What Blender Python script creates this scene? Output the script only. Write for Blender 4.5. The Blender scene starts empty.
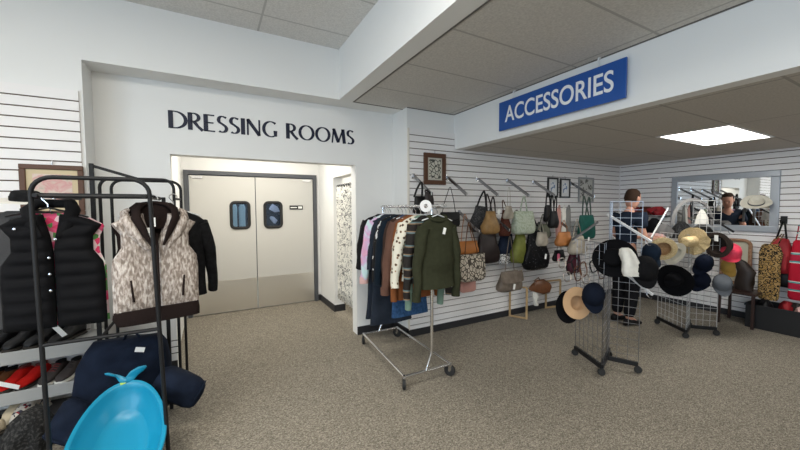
import bpy, bmesh, math, random
from mathutils import Vector, Matrix, noise
random.seed(7)
SC = bpy.context.scene
COL = SC.collection
PI = math.pi
# ------------------------------------------------------------------ camera numbers (also used to turn measurements into metres)
FPX = 342.39; CAMP = Vector((0, 0, 1.55))
RT = Vector((0.87466554, -0.48470179, -0.00493562))
UP = Vector((0.02824294, 0.04079536, 0.99876828))
FW = Vector((0.48390343, 0.87372759, -0.0493717))
def at(px, py, ax, val):
    d = FW + RT * ((px - 400) / FPX) - UP * ((py - 225) / FPX)
    i = 'XYZ'.index(ax)
    return CAMP + d * ((val - CAMP[i]) / d[i])
# ------------------------------------------------------------------ materials
MATS = {}
def hexc(c):
    return (c[0], c[1], c[2], 1)
def mat(name, col, rough=.7, metal=0, spec=.35, trans=0, emit=None, es=0, bump=0, bscale=200, vary=0, vscale=8, sheen=0, alpha=1):
    if name in MATS: return MATS[name]
    if rough >= .8: spec = min(spec, .10)
    m = bpy.data.materials.new(name); m.use_nodes = True
    nt = m.node_tree; b = nt.nodes['Principled BSDF']
    b.inputs['Base Color'].default_value = hexc(col)
    b.inputs['Roughness'].default_value = rough
    b.inputs['Metallic'].default_value = metal
    b.inputs['Specular IOR Level'].default_value = spec
    b.inputs['Transmission Weight'].default_value = trans
    b.inputs['Sheen Weight'].default_value = sheen
    b.inputs['Alpha'].default_value = alpha
    if emit:
        b.inputs['Emission Color'].default_value = hexc(emit); b.inputs['Emission Strength'].default_value = es
    tc = nt.nodes.new('ShaderNodeTexCoord')
    if vary:
        n = nt.nodes.new('ShaderNodeTexNoise'); n.inputs['Scale'].default_value = vscale; n.inputs['Detail'].default_value = 5
        nt.links.new(tc.outputs['Object'], n.inputs['Vector'])
        r = nt.nodes.new('ShaderNodeValToRGB')
        r.color_ramp.elements[0].position = .3; r.color_ramp.elements[1].position = .7
        r.color_ramp.elements[0].color = hexc([max(0, c * (1 - vary)) for c in col])
        r.color_ramp.elements[1].color = hexc([min(1, c * (1 + vary)) for c in col])
        nt.links.new(n.outputs['Fac'], r.inputs['Fac']); nt.links.new(r.outputs['Color'], b.inputs['Base Color'])
    if bump:
        n = nt.nodes.new('ShaderNodeTexNoise'); n.inputs['Scale'].default_value = bscale; n.inputs['Detail'].default_value = 4
        nt.links.new(tc.outputs['Object'], n.inputs['Vector'])
        bp = nt.nodes.new('ShaderNodeBump'); bp.inputs['Strength'].default_value = bump; bp.inputs['Distance'].default_value = .01
        nt.links.new(n.outputs['Fac'], bp.inputs['Height']); nt.links.new(bp.outputs['Normal'], b.inputs['Normal'])
    MATS[name] = m
    return m
def pattern(name, kind, stops, scale=20, stretch=(1, 1, 1), rough=.8, bump=0, detail=3, dist=0, const=True):
    """stops: list of (position, colour) on a ramp driven by noise / voronoi / wave"""
    if name in MATS: return MATS[name]
    m = bpy.data.materials.new(name); m.use_nodes = True
    nt = m.node_tree; b = nt.nodes['Principled BSDF']; b.inputs['Roughness'].default_value = rough
    b.inputs['Specular IOR Level'].default_value = .12
    tc = nt.nodes.new('ShaderNodeTexCoord'); mp = nt.nodes.new('ShaderNodeMapping')
    mp.inputs['Scale'].default_value = stretch
    nt.links.new(tc.outputs['Object'], mp.inputs['Vector'])
    if kind == 'noise':
        n = nt.nodes.new('ShaderNodeTexNoise'); n.inputs['Detail'].default_value = detail; n.inputs['Distortion'].default_value = dist
        out = n.outputs['Fac']
    elif kind == 'voronoi':
        n = nt.nodes.new('ShaderNodeTexVoronoi'); out = n.outputs['Distance']
    elif kind == 'cells':
        n = nt.nodes.new('ShaderNodeTexVoronoi'); sp = nt.nodes.new('ShaderNodeSeparateColor')
        nt.links.new(n.outputs['Color'], sp.inputs['Color']); out = sp.outputs['Red']
    elif kind == 'edge':
        n = nt.nodes.new('ShaderNodeTexVoronoi'); n.feature = 'DISTANCE_TO_EDGE'; out = n.outputs['Distance']
    else:
        n = nt.nodes.new('ShaderNodeTexWave'); n.bands_direction = kind; n.inputs['Distortion'].default_value = dist
        n.inputs['Detail'].default_value = detail; out = n.outputs['Fac']
    n.inputs['Scale'].default_value = scale
    nt.links.new(mp.outputs['Vector'], n.inputs['Vector'])
    r = nt.nodes.new('ShaderNodeValToRGB'); cr = r.color_ramp
    if const: cr.interpolation = 'CONSTANT'
    while len(cr.elements) < len(stops): cr.elements.new(.5)
    for e, (p, c) in zip(cr.elements, stops): e.position = p; e.color = hexc(c)
    nt.links.new(out, r.inputs['Fac']); nt.links.new(r.outputs['Color'], b.inputs['Base Color'])
    if bump:
        bp = nt.nodes.new('ShaderNodeBump'); bp.inputs['Strength'].default_value = bump; bp.inputs['Distance'].default_value = .01
        nt.links.new(out, bp.inputs['Height']); nt.links.new(bp.outputs['Normal'], b.inputs['Normal'])
    MATS[name] = m
    return m
# ------------------------------------------------------------------ mesh builder
def V(*a): return Vector(a)
def look(loc, zdir, roll=0, s=1):
    z = Vector(zdir).normalized()
    x = Vector((0, 0, 1)).cross(z)
    if x.length < 1e-3: x = Vector((1, 0, 0))
    x.normalize(); y = z.cross(x)
    m = Matrix((x, y, z)).transposed().to_4x4()
    return Matrix.Translation(loc) @ m @ Matrix.Rotation(roll, 4, 'Z') @ Matrix.Scale(s, 4)
def TR(x, y, z, rz=0, rx=0, ry=0):
    return Matrix.Translation((x, y, z)) @ Matrix.Rotation(rz, 4, 'Z') @ Matrix.Rotation(ry, 4, 'Y') @ Matrix.Rotation(rx, 4, 'X')
class MB:
    def __init__(s, M=None): s.v = []; s.f = []; s.M = M or Matrix()
    def add(s, vs, fs):
        k = len(s.v); s.v += [s.M @ Vector(p) for p in vs]; s.f += [[i + k for i in f] for f in fs]; return s
    def box(s, x0, x1, y0, y1, z0, z1, M=None):
        M = M or Matrix()
        vs = [M @ Vector(p) for p in ((x0, y0, z0), (x1, y0, z0), (x1, y1, z0), (x0, y1, z0), (x0, y0, z1), (x1, y0, z1), (x1, y1, z1), (x0, y1, z1))]
        return s.add(vs, [(0, 3, 2, 1), (4, 5, 6, 7), (0, 1, 5, 4), (1, 2, 6, 5), (2, 3, 7, 6), (3, 0, 4, 7)])
    def bar(s, p, q, w, h=None, up=(0, 0, 1)):
        p = Vector(p); q = Vector(q); d = (q - p); L = d.length; d.normalize(); u = Vector(up)
        if abs(d.dot(u)) > .98: u = Vector((0, 1, 0))
        x = d.cross(u).normalized(); y = x.cross(d); h = h or w
        vs = []
        for t in (0, L):
            for a, b in ((-1, -1), (1, -1), (1, 1), (-1, 1)): vs.append(p + d * t + x * a * w / 2 + y * b * h / 2)
        return s.add(vs, [(0, 3, 2, 1), (4, 5, 6, 7), (0, 1, 5, 4), (1, 2, 6, 5), (2, 3, 7, 6), (3, 0, 4, 7)])
    def tube(s, pts, r, n=8, closed=False, flat=1.0, fdir=None):
        pts = [Vector(p) for p in pts]; N = len(pts); vs = []; fs = []
        rr = r if isinstance(r, (list, tuple)) else [r] * N
        prev = None
        for i, p in enumerate(pts):
            if closed: t = pts[(i + 1) % N] - pts[i - 1]
            else: t = pts[min(i + 1, N - 1)] - pts[max(i - 1, 0)]
            t.normalize()
            if fdir is not None:
                u = Vector(fdir) - t * t.dot(Vector(fdir))
            elif prev is None:
                a = Vector((0, 0, 1)) if abs(t.z) < .9 else Vector((1, 0, 0)); u = a - t * a.dot(t)
            else: u = prev - t * prev.dot(t)
            if u.length < 1e-6: u = t.orthogonal()
            u.normalize(); prev = u; w = t.cross(u)
            for k in range(n):
                a = 2 * PI * k / n
                vs.append(p + (u * math.cos(a) * flat + w * math.sin(a)) * rr[i])
        for i in range(N if closed else N - 1):
            j = (i + 1) % N
            for k in range(n): fs.append((i * n + k, i * n + (k + 1) % n, j * n + (k + 1) % n, j * n + k))
        if not closed:
            fs.append(tuple(range(n))[::-1]); fs.append(tuple((N - 1) * n + k for k in range(n)))
        return s.add(vs, fs)
    def lathe(s, prof, n=24, M=None, sx=1, sy=1, wob=0):
        M = M or Matrix(); vs = []; fs = []
        for (r, z) in prof:
            for k in range(n):
                a = 2 * PI * k / n
                vs.append(M @ Vector((r * math.cos(a) * sx, r * math.sin(a) * sy, z + wob * math.sin(2 * a) * r)))
        for i in range(len(prof) - 1):
            for k in range(n): fs.append((i * n + k, i * n + (k + 1) % n, (i + 1) * n + (k + 1) % n, (i + 1) * n + k))
        if prof[0][0] > 1e-5 and prof[0] != prof[-1]: fs.append(tuple(range(n))[::-1])
        if prof[-1][0] > 1e-5 and prof[0] != prof[-1]: fs.append(tuple((len(prof) - 1) * n + k for k in range(n)))
        return s.add(vs, fs)
    def loft(s, rings, n=24, M=None, cap=(True, True), disp=None):
        """rings: (centre, A, B, exponent)"""
        M = M or Matrix(); vs = []; fs = []
        for (c, A, B, e) in rings:
            c = Vector(c); A = Vector(A); B = Vector(B)
            for k in range(n):
                t = 2 * PI * k / n; cs, sn = math.cos(t), math.sin(t)
                p = c + A * (abs(cs) ** (2 / e)) * (1 if cs >= 0 else -1) + B * (abs(sn) ** (2 / e)) * (1 if sn >= 0 else -1)
                if disp:
                    nn = (A.normalized() * cs * .3 + B.normalized() * sn); p = p + nn * disp(p)
                vs.append(M @ p)
        for i in range(len(rings) - 1):
            for k in range(n): fs.append((i * n + k, i * n + (k + 1) % n, (i + 1) * n + (k + 1) % n, (i + 1) * n + k))
        if cap[0]: fs.append(tuple(range(n))[::-1])
        if cap[1]: fs.append(tuple((len(rings) - 1) * n + k for k in range(n)))
        return s.add(vs, fs)
    def panel(s, rows, th, nz=24, nu=14, M=None, bend=None, disp=None):
        """soft slab in the local XZ plane; rows (z, x0, x1) from top down"""
        M = M or Matrix(); F = []; B = []
        for i in range(nz + 1):
            t = i / nz * (len(rows) - 1); k = min(int(t), len(rows) - 2); u = t - k
            z, a, b = [rows[k][j] * (1 - u) + rows[k + 1][j] * u for j in range(3)]
            ez = min(1, math.sin(PI * min(.5, .06 + min(i, nz - i) / nz * 4)))
            for j in range(nu + 1):
                w = j / nu; x = a + (b - a) * w; e = (max(0, 1 - abs(2 * w - 1) ** 3)) ** .5
                h = th * (.12 + .88 * e) * (.3 + .7 * ez)
                y0 = bend(x, z) if bend else 0
                d = disp(x, z) if disp else 0
                F.append(M @ Vector((x, y0 - h - d * e, z))); B.append(M @ Vector((x, y0 + h, z)))
        k = len(F); W = nu + 1; vs = F + B; fs = []
        for i in range(nz):
            for j in range(nu):
                a = i * W + j; fs.append((a, a + W, a + W + 1, a + 1)); fs.append((k + a, k + a + 1, k + a + W + 1, k + a + W))
        for i in range(nz):
            a = i * W; fs.append((a, k + a, k + a + W, a + W)); a = i * W + nu; fs.append((a, a + W, k + a + W, k + a))
        for j in range(nu):
            fs.append((j, j + 1, k + j + 1, k + j)); a = nz * W + j; fs.append((a, k + a, k + a + 1, a + 1))
        return s.add(vs, fs)
    def build(s, name, m, parent=None, smooth=40, bevel=0, sub=0):
        org = Vector()
        if parent is not None:
            p = parent
            while p is not None: org += p.location; p = p.parent
        elif s.v:
            xs = [v.x for v in s.v]; ys = [v.y for v in s.v]; zs = [v.z for v in s.v]
            org = Vector(((min(xs) + max(xs)) / 2, (min(ys) + max(ys)) / 2, min(zs)))
        me = bpy.data.meshes.new(name)
        me.from_pydata([tuple(v - org) for v in s.v], [], s.f)
        bm = bmesh.new(); bm.from_mesh(me); bmesh.ops.recalc_face_normals(bm, faces=bm.faces); bm.to_mesh(me); bm.free()
        if m: me.materials.append(m)
        if smooth:
            me.shade_smooth(); me.set_sharp_from_angle(angle=math.radians(smooth))
        o = bpy.data.objects.new(name, me); COL.objects.link(o)
        if parent is not None: o.parent = parent
        else: o.location = org
        if bevel:
            b = o.modifiers.new('bevel', 'BEVEL'); b.width = bevel; b.segments = 2; b.limit_method = 'ANGLE'
        if sub:
            b = o.modifiers.new('sub', 'SUBSURF'); b.levels = sub; b.render_levels = sub
        return o
def tag(o, label, cat, group=None, kind=None):
    o['label'] = label; o['category'] = cat
    if group: o['group'] = group
    if kind: o['kind'] = kind
    return o
def thing(name, loc, label, cat, group=None):
    o = bpy.data.objects.new(name, None); COL.objects.link(o); o.location = loc; o.empty_display_size = .05
    return tag(o, label, cat, group)
def struct(mb, name, m, bevel=0):
    o = mb.build(name, m, smooth=0, bevel=bevel); o['kind'] = 'structure'; return o
def box(*a): return MB().box(*a)
def copy_tree(o, delta, label=None, parent=None):
    c = o.copy(); COL.objects.link(c)
    if parent is not None: c.parent = parent
    else: c.location = o.location + Vector(delta)
    if label: c['label'] = label
    for ch in list(o.children):
        copy_tree(ch, delta, None, c)
    return c
# ------------------------------------------------------------------ palette
white_wall = mat('white_wall_paint', (.80, .80, .785), .75, bump=.04, bscale=120)
warm_wall = white_wall
slat_white = mat('slat_white', (.82, .80, .79), .45)
groove = mat('raw_fibreboard', (.12, .085, .065), .9)
black_base = mat('black_vinyl_base', (.025, .025, .028), .5)
chrome = mat('chrome', (.75, .75, .76), .18, metal=1)
satin = mat('satin_steel', (.80, .77, .71), .36, metal=1, bump=.03, bscale=60)
blackmet = mat('black_metal', (.008, .008, .009), .5, spec=.3)
rubber = mat('black_rubber', (.02, .02, .02), .7)
black_cloth = mat('black_cloth', (.010, .010, .011), .95, spec=.1, vary=.4, vscale=30, sheen=.0)
navy_cloth = mat('navy_cloth', (.012, .018, .035), .9, vary=.3, vscale=20, bump=.2)
paper = mat('paper_tag', (.85, .85, .82), .8)
white_cloth = mat('white_cloth', (.72, .70, .64), .9, vary=.08, vscale=25, bump=.3, bscale=80)
plastic_white = mat('white_plastic', (.8, .8, .8), .35)
wood_pale = mat('pale_wood', (.48, .33, .17), .55, vary=.15, vscale=12)

def slat_lines_material(): return slat_white
# ------------------------------------------------------------------ the room
Y0, YA, YB, YD = 3.6067, 3.8652, 3.5096, 5.6748
XR, XB1, XCOL, XB2, XC = -.8504, 1.2559, 2.0423, 2.7346, 6.4676
ZS, ZT, ZB = 2.7247, 3.2525, 2.2868
XO1, XO2, ZO = -.3129, 1.5363, 2.066
YK = -6.2; XL = -4.2
# floor: carpet
def carpet():
    m = bpy.data.materials.new('carpet'); m.use_nodes = True; nt = m.node_tree; b = nt.nodes['Principled BSDF']
    b.inputs['Roughness'].default_value = .95; b.inputs['Specular IOR Level'].default_value = .1
    tc = nt.nodes.new('ShaderNodeTexCoord')
    mp = nt.nodes.new('ShaderNodeMapping'); mp.inputs['Rotation'].default_value = (0, 0, .6); mp.inputs['Scale'].default_value = (1, 1.6, 1)
    nt.links.new(tc.outputs['Object'], mp.inputs['Vector'])
    n1 = nt.nodes.new('ShaderNodeTexNoise'); n1.inputs['Scale'].default_value = 95; n1.inputs['Detail'].default_value = 3; n1.inputs['Roughness'].default_value = .7
    nt.links.new(mp.outputs['Vector'], n1.inputs['Vector'])
    n2 = nt.nodes.new('ShaderNodeTexNoise'); n2.inputs['Scale'].default_value = 2.2; n2.inputs['Detail'].default_value = 2
    nt.links.new(tc.outputs['Object'], n2.inputs['Vector'])
    r = nt.nodes.new('ShaderNodeValToRGB'); cr = r.color_ramp
    cr.elements[0].position = .34; cr.elements[0].color = (.098, .087, .070, 1)
    cr.elements[1].position = .66; cr.elements[1].color = (.445, .40, .33, 1)
    e = cr.elements.new(.5); e.color = (.232, .207, .168, 1)
    nt.links.new(n1.outputs['Fac'], r.inputs['Fac'])
    mx = nt.nodes.new('ShaderNodeMix'); mx.data_type = 'RGBA'; mx.blend_type = 'MULTIPLY'; mx.inputs[0].default_value = .35
    r2 = nt.nodes.new('ShaderNodeValToRGB'); r2.color_ramp.elements[0].color = (.75, .75, .75, 1); r2.color_ramp.elements[1].color = (1, 1, 1, 1)
    nt.links.new(n2.outputs['Fac'], r2.inputs['Fac'])
    nt.links.new(r.outputs['Color'], mx.inputs[6]); nt.links.new(r2.outputs['Color'], mx.inputs[7])
    nt.links.new(mx.outputs[2], b.inputs['Base Color'])
    bp = nt.nodes.new('ShaderNodeBump'); bp.inputs['Strength'].default_value = .5; bp.inputs['Distance'].default_value = .006
    nt.links.new(n1.outputs['Fac'], bp.inputs['Height']); nt.links.new(bp.outputs['Normal'], b.inputs['Normal'])
    return m
struct(box(XL - .2, XC + .2, YK - .2, 8.0, -.1, 0), 'floor', carpet())
struct(box(XL - .2, XR, Y0, Y0 + .3, 0, ZT + .1), 'wall_left', white_wall)
struct(box(XR, XB1 + .001, Y0, YA + .001, ZS, ZT + .1), 'trim_1', white_wall)            # bulkhead over the recess
mb = MB()
mb.box(XR - .001, XO1, YA, YA + .15, 0, ZS + .05).box(XO2, XCOL, YA, YA + .15, 0, ZS + .05).box(XO1, XO2, YA, YA + .15, ZO, ZS + .05)
struct(mb, 'wall_back', white_wall)
struct(box(XCOL, XC + .2, YB, YA + .15, 0, ZS + .05), 'wall_front', white_wall)           # wall behind the slat panels of the accessories side
o = bpy.data.objects['wall_front']; o.name = 'wall_centre'
struct(box(XC, XC + .2, YK, YB, 0, ZS + .05), 'wall_right', white_wall)
struct(box(XL - .2, XC + .2, YK - .2, YK, 0, ZT + .1), 'wall_rear', white_wall)
# side wall with the big shop windows
mb = MB()
mb.box(XL - .2, XL, YK, Y0, 0, .75).box(XL - .2, XL, YK, Y0, 2.7, ZT + .1).box(XL - .2, XL, .6, Y0, .75, 2.7).box(XL - .2, XL, YK, -5.6, .75, 2.7)
struct(mb, 'wall_side', white_wall)
for i, (a, b) in enumerate(((-5.6, -3.55), (-3.45, -1.45), (-1.35, .6))):
    mb = MB().box(XL - .16, XL - .1, a, b, .75, .81).box(XL - .16, XL - .1, a, b, 2.64, 2.7).box(XL - .16, XL - .1, a, a + .06, .81, 2.64).box(XL - .16, XL - .1, b - .06, b, .81, 2.64)
    struct(mb, 'window_%d' % (i + 1), satin)
# ceilings
def tiles(name, col, x0, y0):
    m = bpy.data.materials.new(name); m.use_nodes = True; nt = m.node_tree; b = nt.nodes['Principled BSDF']
    b.inputs['Roughness'].default_value = .9; b.inputs['Specular IOR Level'].default_value = .1
    g = nt.nodes.new('ShaderNodeNewGeometry'); sp = nt.nodes.new('ShaderNodeSeparateXYZ'); nt.links.new(g.outputs['Position'], sp.inputs[0])
    def line(sock, off, period, w):
        a = nt.nodes.new('ShaderNodeMath'); a.operation = 'SUBTRACT'; a.inputs[1].default_value = off - 20 * period; nt.links.new(sock, a.inputs[0])
        c = nt.nodes.new('ShaderNodeMath'); c.operation = 'MODULO'; c.inputs[1].default_value = period; nt.links.new(a.outputs[0], c.inputs[0])
        d = nt.nodes.new('ShaderNodeMath'); d.operation = 'LESS_THAN'; d.inputs[1].default_value = w; nt.links.new(c.outputs[0], d.inputs[0])
        return d.outputs[0]
    l1 = line(sp.outputs['Y'], y0, .61, .018); l2 = line(sp.outputs['X'], x0, 1.22, .018)
    mxx = nt.nodes.new('ShaderNodeMath'); mxx.operation = 'MAXIMUM'; nt.links.new(l1, mxx.inputs[0]); nt.links.new(l2, mxx.inputs[1])
    n = nt.nodes.new('ShaderNodeTexNoise'); n.inputs['Scale'].default_value = 70; n.inputs['Detail'].default_value = 5
    nt.links.new(g.outputs['Position'], n.inputs['Vector'])
    r = nt.nodes.new('ShaderNodeValToRGB'); r.color_ramp.elements[0].position = .3; r.color_ramp.elements[1].position = .7
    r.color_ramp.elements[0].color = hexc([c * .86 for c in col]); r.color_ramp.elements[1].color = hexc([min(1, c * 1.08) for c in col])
    nt.links.new(n.outputs['Fac'], r.inputs['Fac'])
    mx = nt.nodes.new('ShaderNodeMix'); mx.data_type = 'RGBA'; nt.links.new(mxx.outputs[0], mx.inputs[0])
    nt.links.new(r.outputs['Color'], mx.inputs[6]); mx.inputs[7].default_value = hexc([c * .68 for c in col])
    nt.links.new(mx.outputs[2], b.inputs['Base Color'])
    bp = nt.nodes.new('ShaderNodeBump'); bp.inputs['Strength'].default_value = .4; bp.inputs['Distance'].default_value = .004
    nt.links.new(n.outputs['Fac'], bp.inputs['Height']); nt.links.new(bp.outputs['Normal'], b.inputs['Normal'])
    return m
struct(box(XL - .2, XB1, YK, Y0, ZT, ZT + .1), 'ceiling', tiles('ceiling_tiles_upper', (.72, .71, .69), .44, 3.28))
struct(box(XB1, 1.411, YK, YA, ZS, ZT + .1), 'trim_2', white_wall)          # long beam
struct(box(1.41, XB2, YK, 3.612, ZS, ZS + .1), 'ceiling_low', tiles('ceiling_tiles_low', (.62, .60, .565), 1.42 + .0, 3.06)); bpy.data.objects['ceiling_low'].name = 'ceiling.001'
struct(MB().box(1.41, 2.05, 3.612, YA + .02, ZS - .001, ZS + .1), 'trim_3', white_wall)
struct(MB().box(1.413, 2.043, 3.600, 3.614, ZS - .004, ZS).box(1.413, 1.423, YK, 3.6, ZS - .004, ZS).box(XB2 - .012, XB2, YK, YB, ZS - .006, ZS).box(XCOL, XB2, YB - .012, YB, ZS - .006, ZS), 'trim_4', mat('ceiling_angle', (.12, .11, .10), .7))
struct(box(XB2, XB2 + .12, YK, YB, ZB, ZS), 'trim_5', white_wall)
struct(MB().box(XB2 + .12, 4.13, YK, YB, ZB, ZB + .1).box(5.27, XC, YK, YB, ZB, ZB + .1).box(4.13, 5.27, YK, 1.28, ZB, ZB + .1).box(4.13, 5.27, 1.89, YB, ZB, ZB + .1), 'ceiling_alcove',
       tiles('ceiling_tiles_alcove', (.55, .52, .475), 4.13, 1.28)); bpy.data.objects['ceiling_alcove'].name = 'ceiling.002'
# dressing-room lobby
mb = MB().box(-.55, XO1 - .03, YA + .15, YD + .1, 0, 2.6)
struct(mb, 'wall_lobby_left', white_wall).name = 'wall_lobby_left'
mb = MB().box(1.6, 1.75, 4.92, YD + .1, 0, 2.6).box(1.6, 1.75, YA + .15, 4.92, 2.0, 2.6).box(1.6, 1.75, YA + .15, 4.06, 0, 2.0)
struct(mb, 'wall_lobby_right', white_wall)
FX1, FX2, FZ = -.3143, 1.5539, 2.0983
mb = MB().box(-.55, FX1, YD, YD + .12, 0, 2.6).box(FX2, 1.76, YD, YD + .12, 0, 2.6).box(FX1, FX2, YD, YD + .12, FZ, 2.6)
struct(mb, 'wall_lobby_back', white_wall)
struct(box(-.55, 3.2, YA + .15, YD + .1, 2.6, 2.7), 'ceiling_lobby', white_wall)
struct(MB().box(1.75, 3.2, YD, YD + .1, 0, 2.6).box(3.2, 3.3, YA + .15, YD + .1, 0, 2.6), 'wall_booth', white_wall)
# room behind the double doors (seen only through their little windows)
struct(MB().box(-.55, -.45, YD + .12, 8, 0, 2.5).box(1.75, 1.85, YD + .12, 8, 0, 2.5).box(-.55, 1.85, 7.9, 8, 0, 2.5).box(-.55, 1.85, YD + .12, 8, 2.5, 2.6), 'wall_stockroom', mat('dark_stockroom', (.02, .03, .045), .8))
# baseboards
struct(MB().box(XCOL - .012, XC, YB - .03, YB, 0, .085).box(XCOL - .012, XCOL, YB - .03, YA, 0, .1), 'baseboard_centre', black_base)
struct(MB().box(XO2, XCOL, YA - .012, YA, 0, .1).box(XR, XO1, YA - .012, YA, 0, .1), 'baseboard_back', black_base)
struct(MB().box(1.588, 1.6, 4.92, YD, 0, .1).box(1.588, 1.762, 4.908, 4.92, 0, .1).box(FX2 + .002, 1.6, YD - .012, YD, 0, .1), 'baseboard_lobby', black_base)
struct(MB().box(XC - .03, XC, YK, YB - .03, 0, .085), 'baseboard_right', black_base)
# slat panels -----------------------------------------------------
def slat_panel(name, axis, a, b, front, wall, zlist, z0, z1, sign):
    """planks with real grooves; front face at 'front', back at 'wall'"""
    mb = MB(); bk = MB()
    edges = [z0] + zlist + [z1]
    for i in range(len(edges) - 1):
        lo = edges[i] + (.005 if i > 0 else 0); hi = edges[i + 1] - (.005 if i < len(edges) - 2 else 0)
        if hi <= lo: continue
        if axis == 'Y': mb.box(a, b, min(front, wall), max(front, wall), lo, hi)
        else: mb.box(min(front, wall), max(front, wall), a, b, lo, hi)
    mid = front + (wall - front) * .55
    if axis == 'Y': bk.box(a + .002, b - .002, min(mid, wall), max(mid, wall), z0 + .002, z1 - .002)
    else: bk.box(min(mid, wall), max(mid, wall), a + .002, b - .002, z0 + .002, z1 - .002)
    struct(mb, name[0], slat_white); struct(bk, name[1], groove)
P = .0785
def zl(top, z0, z1):
    out = []; z = top
    while z > z0 + .03:
        if z < z1 - .01: out.append(z)
        z -= P
    return out[::-1]
slat_panel(('trim_6', 'trim_7'), 'Y', -3.9, -.874, 3.588, Y0, zl(2.394, .1, 2.475), .1, 2.475, 1)
slat_panel(('trim_8', 'trim_9'), 'Y', 2.059, XB2, 3.488, YB, zl(2.411, .085, 2.484), .085, 2.484, 1)
slat_panel(('trim_10', 'trim_11'), 'Y', XB2, XC - .02, 3.488, YB, zl(2.411, .085, ZB), .085, ZB, 1)
slat_panel(('trim_12', 'trim_13'), 'X', YK + 4.2, YB - .022, XC - .02, XC, zl(2.411, .085, ZB), .085, ZB, -1)
struct(MB().box(2.045, 2.060, 3.482, YB, .085, 2.486), 'trim_14', mat('edge_cap', (.72, .68, .6), .5))
# troffer in the alcove ceiling
t = thing('ceiling_light', (4.73, 1.585, ZB), 'glowing white rectangular flat light panel in the low ceiling', 'light')
MB().box(4.13, 5.27, 1.28, 1.31, ZB - .004, ZB + .03).box(4.13, 5.27, 1.86, 1.89, ZB - .004, ZB + .03).box(4.13, 4.16, 1.31, 1.86, ZB - .004, ZB + .03).box(5.24, 5.27, 1.31, 1.86, ZB - .004, ZB + .03).build('frame', plastic_white, t, 0)
MB().box(4.16, 5.24, 1.31, 1.86, ZB + .002, ZB + .02).build('diffuser', mat('lit_diffuser', (1, 1, 1), .5, emit=(1, .97, .90), es=14), t, 0)

# ------------------------------------------------------------------ double doors
doorpaint = mat('door_laminate', (.56, .55, .52), .42, spec=.5)
frame_grey = mat('door_frame_grey', (.085, .090, .10), .4)
mb = MB()
for x0, x1 in ((FX1, FX1 + .055), (FX2 - .055, FX2)): mb.box(x0, x1, YD - .03, YD + .12, 0, FZ)
mb.box(FX1 + .055, FX2 - .055, YD - .03, YD + .12, FZ - .055, FZ)
struct(mb, 'trim_15', frame_grey)
XM = .614
def rrect(x0, x1, z0, z1, r, y, n=5):
    pts = []
    for cx, cz, a0 in ((x1 - r, z1 - r, 0), (x0 + r, z1 - r, 90), (x0 + r, z0 + r, 180), (x1 - r, z0 + r, 270)):
        for k in range(n + 1):
            a = math.radians(a0 + 90 * k / n); pts.append((cx + r * math.cos(a), y, cz + r * math.sin(a)))
    return pts
def swing_door(n, x0, x1, wx0, wx1):
    yd = YD - .005; wz0, wz1 = 1.275, 1.635
    # slab with a rounded window opening, built as four blocks round it
    mb = MB().box(x0, wx0, yd, yd + .04, .012, 2.03).box(wx1, x1, yd, yd + .04, .012, 2.03).box(wx0, wx1, yd, yd + .04, .012, wz0).box(wx0, wx1, yd, yd + .04, wz1, 2.03)
    d = mb.build('door_%d' % n, doorpaint, smooth=0); d['kind'] = 'structure'
    MB().box(x0 + .005, x1 - .005, yd - .004, yd, .02, .49).build('kick_plate', satin, d, 0)
    pts = rrect(wx0 - .012, wx1 + .012, wz0 - .012, wz1 + .012, .055, yd - .008)
    MB().tube(pts, .022, 8, closed=True, flat=.6, fdir=(0, 1, 0)).build('window_gasket', rubber, d, 60)
    MB().box(wx0, wx1, yd + .015, yd + .021, wz0, wz1).build('window_pane', mat('dark_glass', (.55, .65, .72), .03, spec=.5, trans=1), d, 0)
    s = 1 if n == 1 else -1
    cx = x0 + .10 if n == 1 else x1 - .10
    MB().box(cx - .07, cx + .07, yd - .012, yd - .001, 1.985, 2.02).build('hinge_plate', chrome, d, 0, bevel=.002)
    return d
d1 = swing_door(1, FX1 + .062, XM - .006, .285, .505)
d2 = swing_door(2, XM + .006, FX2 - .062, .755, .975)
t = box(1.115, 1.325, YD - .013, YD - .006, 1.535, 1.60)
t = tag(t.build('door_sign', mat('sign_black', (.015, .015, .015), .4), smooth=0), 'small black sign on the right swing door', 'sign')
MB().box(1.13, 1.23, YD - .015, YD - .012, 1.560, 1.575).box(1.25, 1.31, YD - .015, YD - .012, 1.55, 1.585).build('lettering', paper, t, 0)
# things seen through the two windows
for i, (x, z, w, l) in enumerate(((.30, 1.62, .05, 'pale'), (.42, 1.62, .05, 'pale'))):
    g = MB(TR(x + .03, 6.05, z)).panel([(0, -.03, .03), (-.05, -.05, .05), (-.2, -.045, .045), (-.5, -.05, .05)], .02, 14, 8)
    tag(g.build('hanging_shirt', mat('pale_blue_cloth', (.45, .6, .68), .9)), 'pale shirt glimpsed through the left door window, %s one' % ('left' if i == 0 else 'right'), 'shirt', 'shirts seen through the left door window')
g = MB(TR(.93, 6.05, 1.56, .2, 0, .5)).loft([((0, 0, .05), (.05, 0, 0), (0, .03, 0), 2), ((.03, 0, .0), (.09, 0, 0), (0, .03, 0), 2), ((0, 0, -.05), (.06, 0, 0), (0, .03, 0), 2)], 14)
tag(g.build('white_bundle', mat('lilac_white', (.7, .7, .85), .9)), 'white crumpled cloth glimpsed high in the right door window', 'cloth')
g = MB(TR(.90, 6.05, 1.38, .2, 0, .3)).loft([((0, 0, .04), (.03, 0, 0), (0, .03, 0), 2), ((.03, 0, .0), (.07, 0, 0), (0, .03, 0), 2), ((.06, 0, -.06), (.02, 0, 0), (0, .02, 0), 2)], 14)
tag(g.build('white_bundle', MATS['lilac_white']), 'smaller white cloth glimpsed low in the right door window', 'cloth')
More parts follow.
